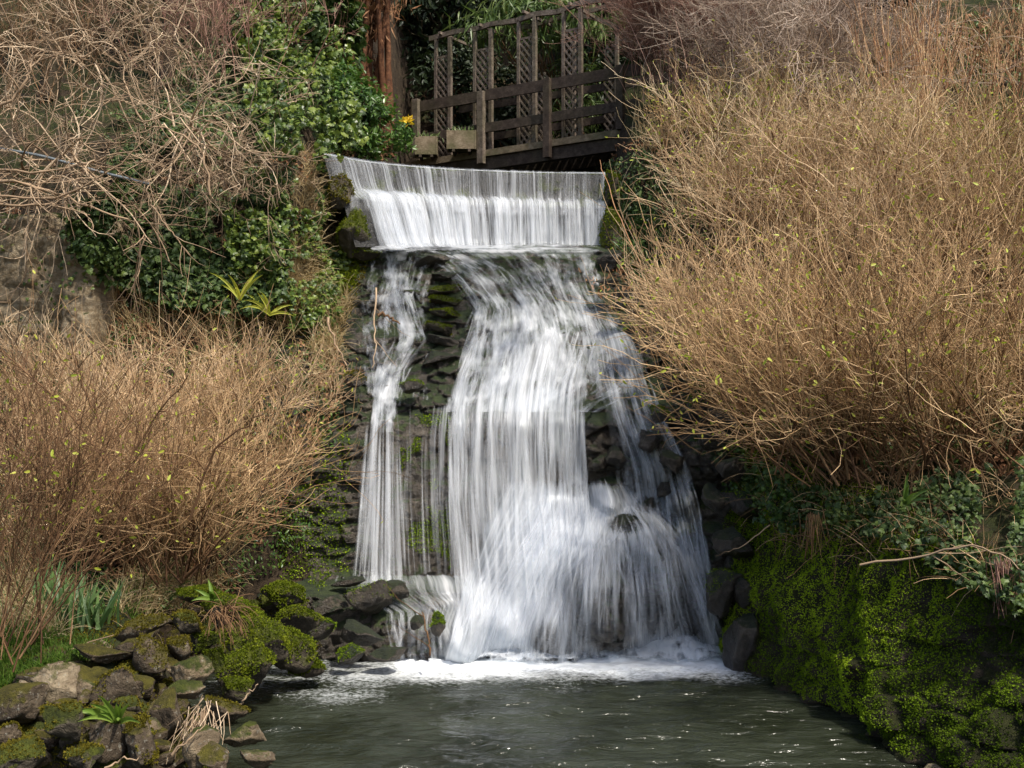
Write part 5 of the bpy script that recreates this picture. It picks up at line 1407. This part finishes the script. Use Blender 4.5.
# ------------------------------------------------------------------ leafy shrubs and trees behind
def leafbush(name, label, cat, c, rad, n, tmpl, size, mat, group=None, clumps=26, stem=True, droop=None, hollow=0.5, stemmat='brown', loc=None):
    c = np.array(c, float); rad = np.array(rad, float)
    root = thing(name, label, cat, group, loc if loc is not None else c - np.array([0, 0, rad[2]]))
    cc = unit(RNG.normal(size=(clumps, 3))) * (hollow + (1 - hollow) * RNG.random((clumps, 1))) * rad
    k = RNG.integers(0, clumps, n)
    p = c + cc[k] + RNG.normal(size=(n, 3)) * rad * 0.17
    nn = unit((p - c) / rad) + np.array([0, 0, 0.5])
    v, f, t = scatter(*tmpl, p, nn, size * (.6 + .8 * RNG.random(n)), .6, .7, (nn * 0.6 + np.array([0, 0, droop])) if droop is not None else None)
    t = np.clip(0.6 * t + 0.4 * np.repeat(RNG.random(clumps)[k], len(tmpl[0])), 0, 1)
    part('foliage' if cat == 'tree' else 'leaves', v, f, mat, root, smooth=False, attrs={'tint': t})
    if stem:
        b = np.array(root.location)
        s = np.repeat(b[None], clumps, 0) + RNG.normal(size=(clumps, 3)) * .06
        e = c + cc
        tt = np.linspace(0, 1, 7)[None, :, None]
        pt = s[:, None] * (1 - tt) + e[:, None] * tt + RNG.normal(size=(clumps, 7, 3)) * .04 * np.sin(tt * np.pi)
        a = tubes(pt, 0.02, 0.005, 4)
        part('stems', a[0], a[1], M[stemmat], root, attrs={'tint': a[2]})
    return root
leafbush('ivy', 'ivy hanging over the right side of the old stone wall', 'ivy', P(100, 232, 14.3), (0.35, 0.2, 0.55), 1500, IVY, 0.07, M['ivyblue'], droop=-1, stem=False)
leafbush('rhododendron', 'glossy green leafy shrub with a yellow flower left of the bridge', 'shrub', P(378, 128, 17.9), (0.62, 0.45, 0.5), 2600, OVAL, 0.09, M['laurel'], droop=0.2)
leafbush('rhododendron', 'leafy green shrub behind the left end of the weir', 'shrub', P(345, 110, 17.6), (0.5, 0.45, 0.7), 2200, OVAL, 0.085, M['laurel'], droop=0.2)
fl = thing('flower', 'bright yellow flower head at the right of the leafy shrub', 'flower', None, P(408, 121, 17.35))
n = 26
v, f, t = scatter(*OVAL, RNG.normal(size=(n, 3)) * .03, RNG.normal(size=(n, 3)) + np.array([0, -1, 0]), .085, .4)
mesh('petals', v, f, M['yellow'], fl, smooth=False, attrs={'tint': t})
a = tubes(grow(np.array([[0, .02, 0]]), np.array([[-.4, .3, -1.]]), np.array([.35]), 5), .008, .006, 5)
mesh('stalk', a[0], a[1], M['laurel'], fl, attrs={'tint': a[2]})

def tree(name, label, base, h, r, n, mat, bark, crownz=0.45, tmpl=OVAL, size=0.12, rad=0.16, droop=-0.5, group=None, clumps=40, stemsn=1):
    base = np.array(base, float)
    root = thing(name, label, 'tree', group, base)
    trs = []
    for k in range(stemsn):
        s = base + np.array([RNG.normal() * .26, RNG.normal() * .14, -.3]) * (stemsn > 1)
        pt = grow(s[None], np.array([[RNG.normal() * .05, 0, 1.]]), np.array([h * .92]), 12, .05, .03)
        a = tubes(pt, rad, rad * .3, 9)
        trs.append(a)
    c = base + np.array([0, 0, h * (crownz + (1 - crownz) / 2)]); rr = np.array([r, r, h * (1 - crownz) / 2 * 1.1])
    cc = unit(RNG.normal(size=(clumps, 3))) * (0.35 + .6 * RNG.random((clumps, 1))) * rr
    lim_s = np.stack([np.full(clumps, base[0]), np.full(clumps, base[1]), np.clip(c[2] + cc[:, 2] - 0.6, base[2] + h * .25, base[2] + h * .85)], -1)
    tt = np.linspace(0, 1, 7)[None, :, None]
    pt = lim_s[:, None] * (1 - tt) + (c + cc)[:, None] * tt + RNG.normal(size=(clumps, 7, 3)) * .07 * np.sin(tt * np.pi)
    v, f, t = join(trs); tk = part('trunk', v, f, bark, root, attrs={'tint': t})
    a = tubes(pt, rad * .25, rad * .06, 4); part('limbs', a[0], a[1], bark, tk, attrs={'tint': a[2]})
    k = RNG.integers(0, clumps, n)
    p = c + cc[k] + RNG.normal(size=(n, 3)) * np.array([r, r, r]) * .2
    nn = unit(p - c) + np.array([0, 0, .5])
    v, f, t = scatter(*tmpl, p, nn, size * (.6 + .8 * RNG.random(n)), .6, .6, nn * .5 + np.array([0, 0, droop]))
    t = np.clip(0.6 * t + 0.4 * np.repeat(RNG.random(clumps)[k], len(tmpl[0])), 0, 1)
    part('crown', v, f, mat, root, smooth=False, attrs={'tint': t})
GT = 'dark evergreens behind the bridge'
def gz(x, y): return float(ground_z(np.array([x]), np.array([y]))[0])
for x, y, h, r, lab in [(-1.6, 24.4, 5.0, 1.3, 'dark evergreen tree behind the left half of the bridge'), (0.2, 25.0, 5.5, 1.4, 'dark evergreen tree behind the middle of the bridge'), (1.9, 24.2, 5.0, 1.3, 'dark evergreen tree behind the right half of the bridge'), (-3.6, 24.2, 4.5, 1.4, 'dark evergreen tree behind the red-barked trunks'), (3.6, 24.0, 5.0, 1.5, 'dark evergreen tree behind the reddish shrub')]:
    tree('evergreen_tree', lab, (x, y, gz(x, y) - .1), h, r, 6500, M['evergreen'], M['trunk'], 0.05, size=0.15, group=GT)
for x, y, h, r, lab in [(5.9, 18.9, 3.0, 1.1, 'dark green shrubby tree in the top right corner'), (7.6, 18.9, 3.0, 1.3, 'dark green tree at the right edge behind the russet stems'), (4.2, 21.0, 3.4, 1.2, 'dark evergreen at the top right behind the grey shrub')]:
    tree('evergreen_tree', lab, (x, y, gz(x, y) - .1), h, r, 4500, M['evergreen'], M['trunk'], 0.05, size=0.12, group='evergreens at the top right')
leafbush('bamboo', 'clump of long drooping green leaves hanging above the bridge', 'bamboo', P(545, 15, 21.9), (1.5, 0.6, 0.5), 1300, LANCE, 0.34, M['bamboo'], droop=-1.3, clumps=34, loc=P(560, 130, 23.0))
leafbush('bamboo', 'yellow-green leaves hanging behind the right trellis panels', 'bamboo', P(575, 95, 22.4), (0.8, 0.5, 0.8), 700, LANCE, 0.26, M['bamboo'], droop=-1.3, clumps=24, loc=P(575, 135, 22.6))
for _x,_l in ((500, 'dark leafy shrub behind the middle trellis panels'), (585, 'dark leafy shrub behind the right trellis panels')):
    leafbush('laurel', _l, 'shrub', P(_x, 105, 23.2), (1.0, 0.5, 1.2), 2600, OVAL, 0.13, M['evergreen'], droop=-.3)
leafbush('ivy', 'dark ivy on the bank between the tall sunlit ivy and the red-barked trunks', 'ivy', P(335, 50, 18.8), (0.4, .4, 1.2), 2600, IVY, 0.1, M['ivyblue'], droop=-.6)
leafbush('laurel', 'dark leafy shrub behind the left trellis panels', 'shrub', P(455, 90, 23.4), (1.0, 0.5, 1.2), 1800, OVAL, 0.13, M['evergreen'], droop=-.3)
tree('redwood', 'red-barked conifer with several close trunks left of the bridge', (-2.42, 20.1, gz(-2.42, 20.1)), 4.6, 0.75, 1500, M['litter'], M['bark'], 0.3, LANCE, 0.18, 0.075, -1.6, None, 36, 9)
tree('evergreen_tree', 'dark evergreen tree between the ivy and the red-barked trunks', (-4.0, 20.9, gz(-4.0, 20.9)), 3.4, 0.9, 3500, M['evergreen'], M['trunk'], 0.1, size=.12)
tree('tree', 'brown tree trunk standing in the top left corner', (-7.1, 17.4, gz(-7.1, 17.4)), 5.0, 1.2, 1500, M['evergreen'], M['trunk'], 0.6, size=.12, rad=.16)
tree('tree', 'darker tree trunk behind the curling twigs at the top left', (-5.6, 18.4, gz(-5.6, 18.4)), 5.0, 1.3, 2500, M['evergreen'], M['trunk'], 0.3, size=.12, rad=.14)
shrub('shrub', 'brown upright twigs behind the curling tangle at the top', 'shrub', GL, at_land(120, 60), 45, 2.2, 30, M['brown'], (0, -.1, .2), .02, (7, 5), .008, .8, wig=.1)
shrub('shrub', 'brown hanging twigs between the tangle and the ivy at the top', 'shrub', GL, at_land(215, 90), 35, 1.9, 36, M['pink'], (0, -.1, .2), .02, (7, 5), .007, .5, wig=.12)
shrub('shrub', 'brown twigs above the stone wall at the left edge', 'shrub', GL, at_land(20, 110), 35, 2.0, 40, M['brown'], (0, -.1, .2), .02, (7, 5), .008, .6, wig=.12)
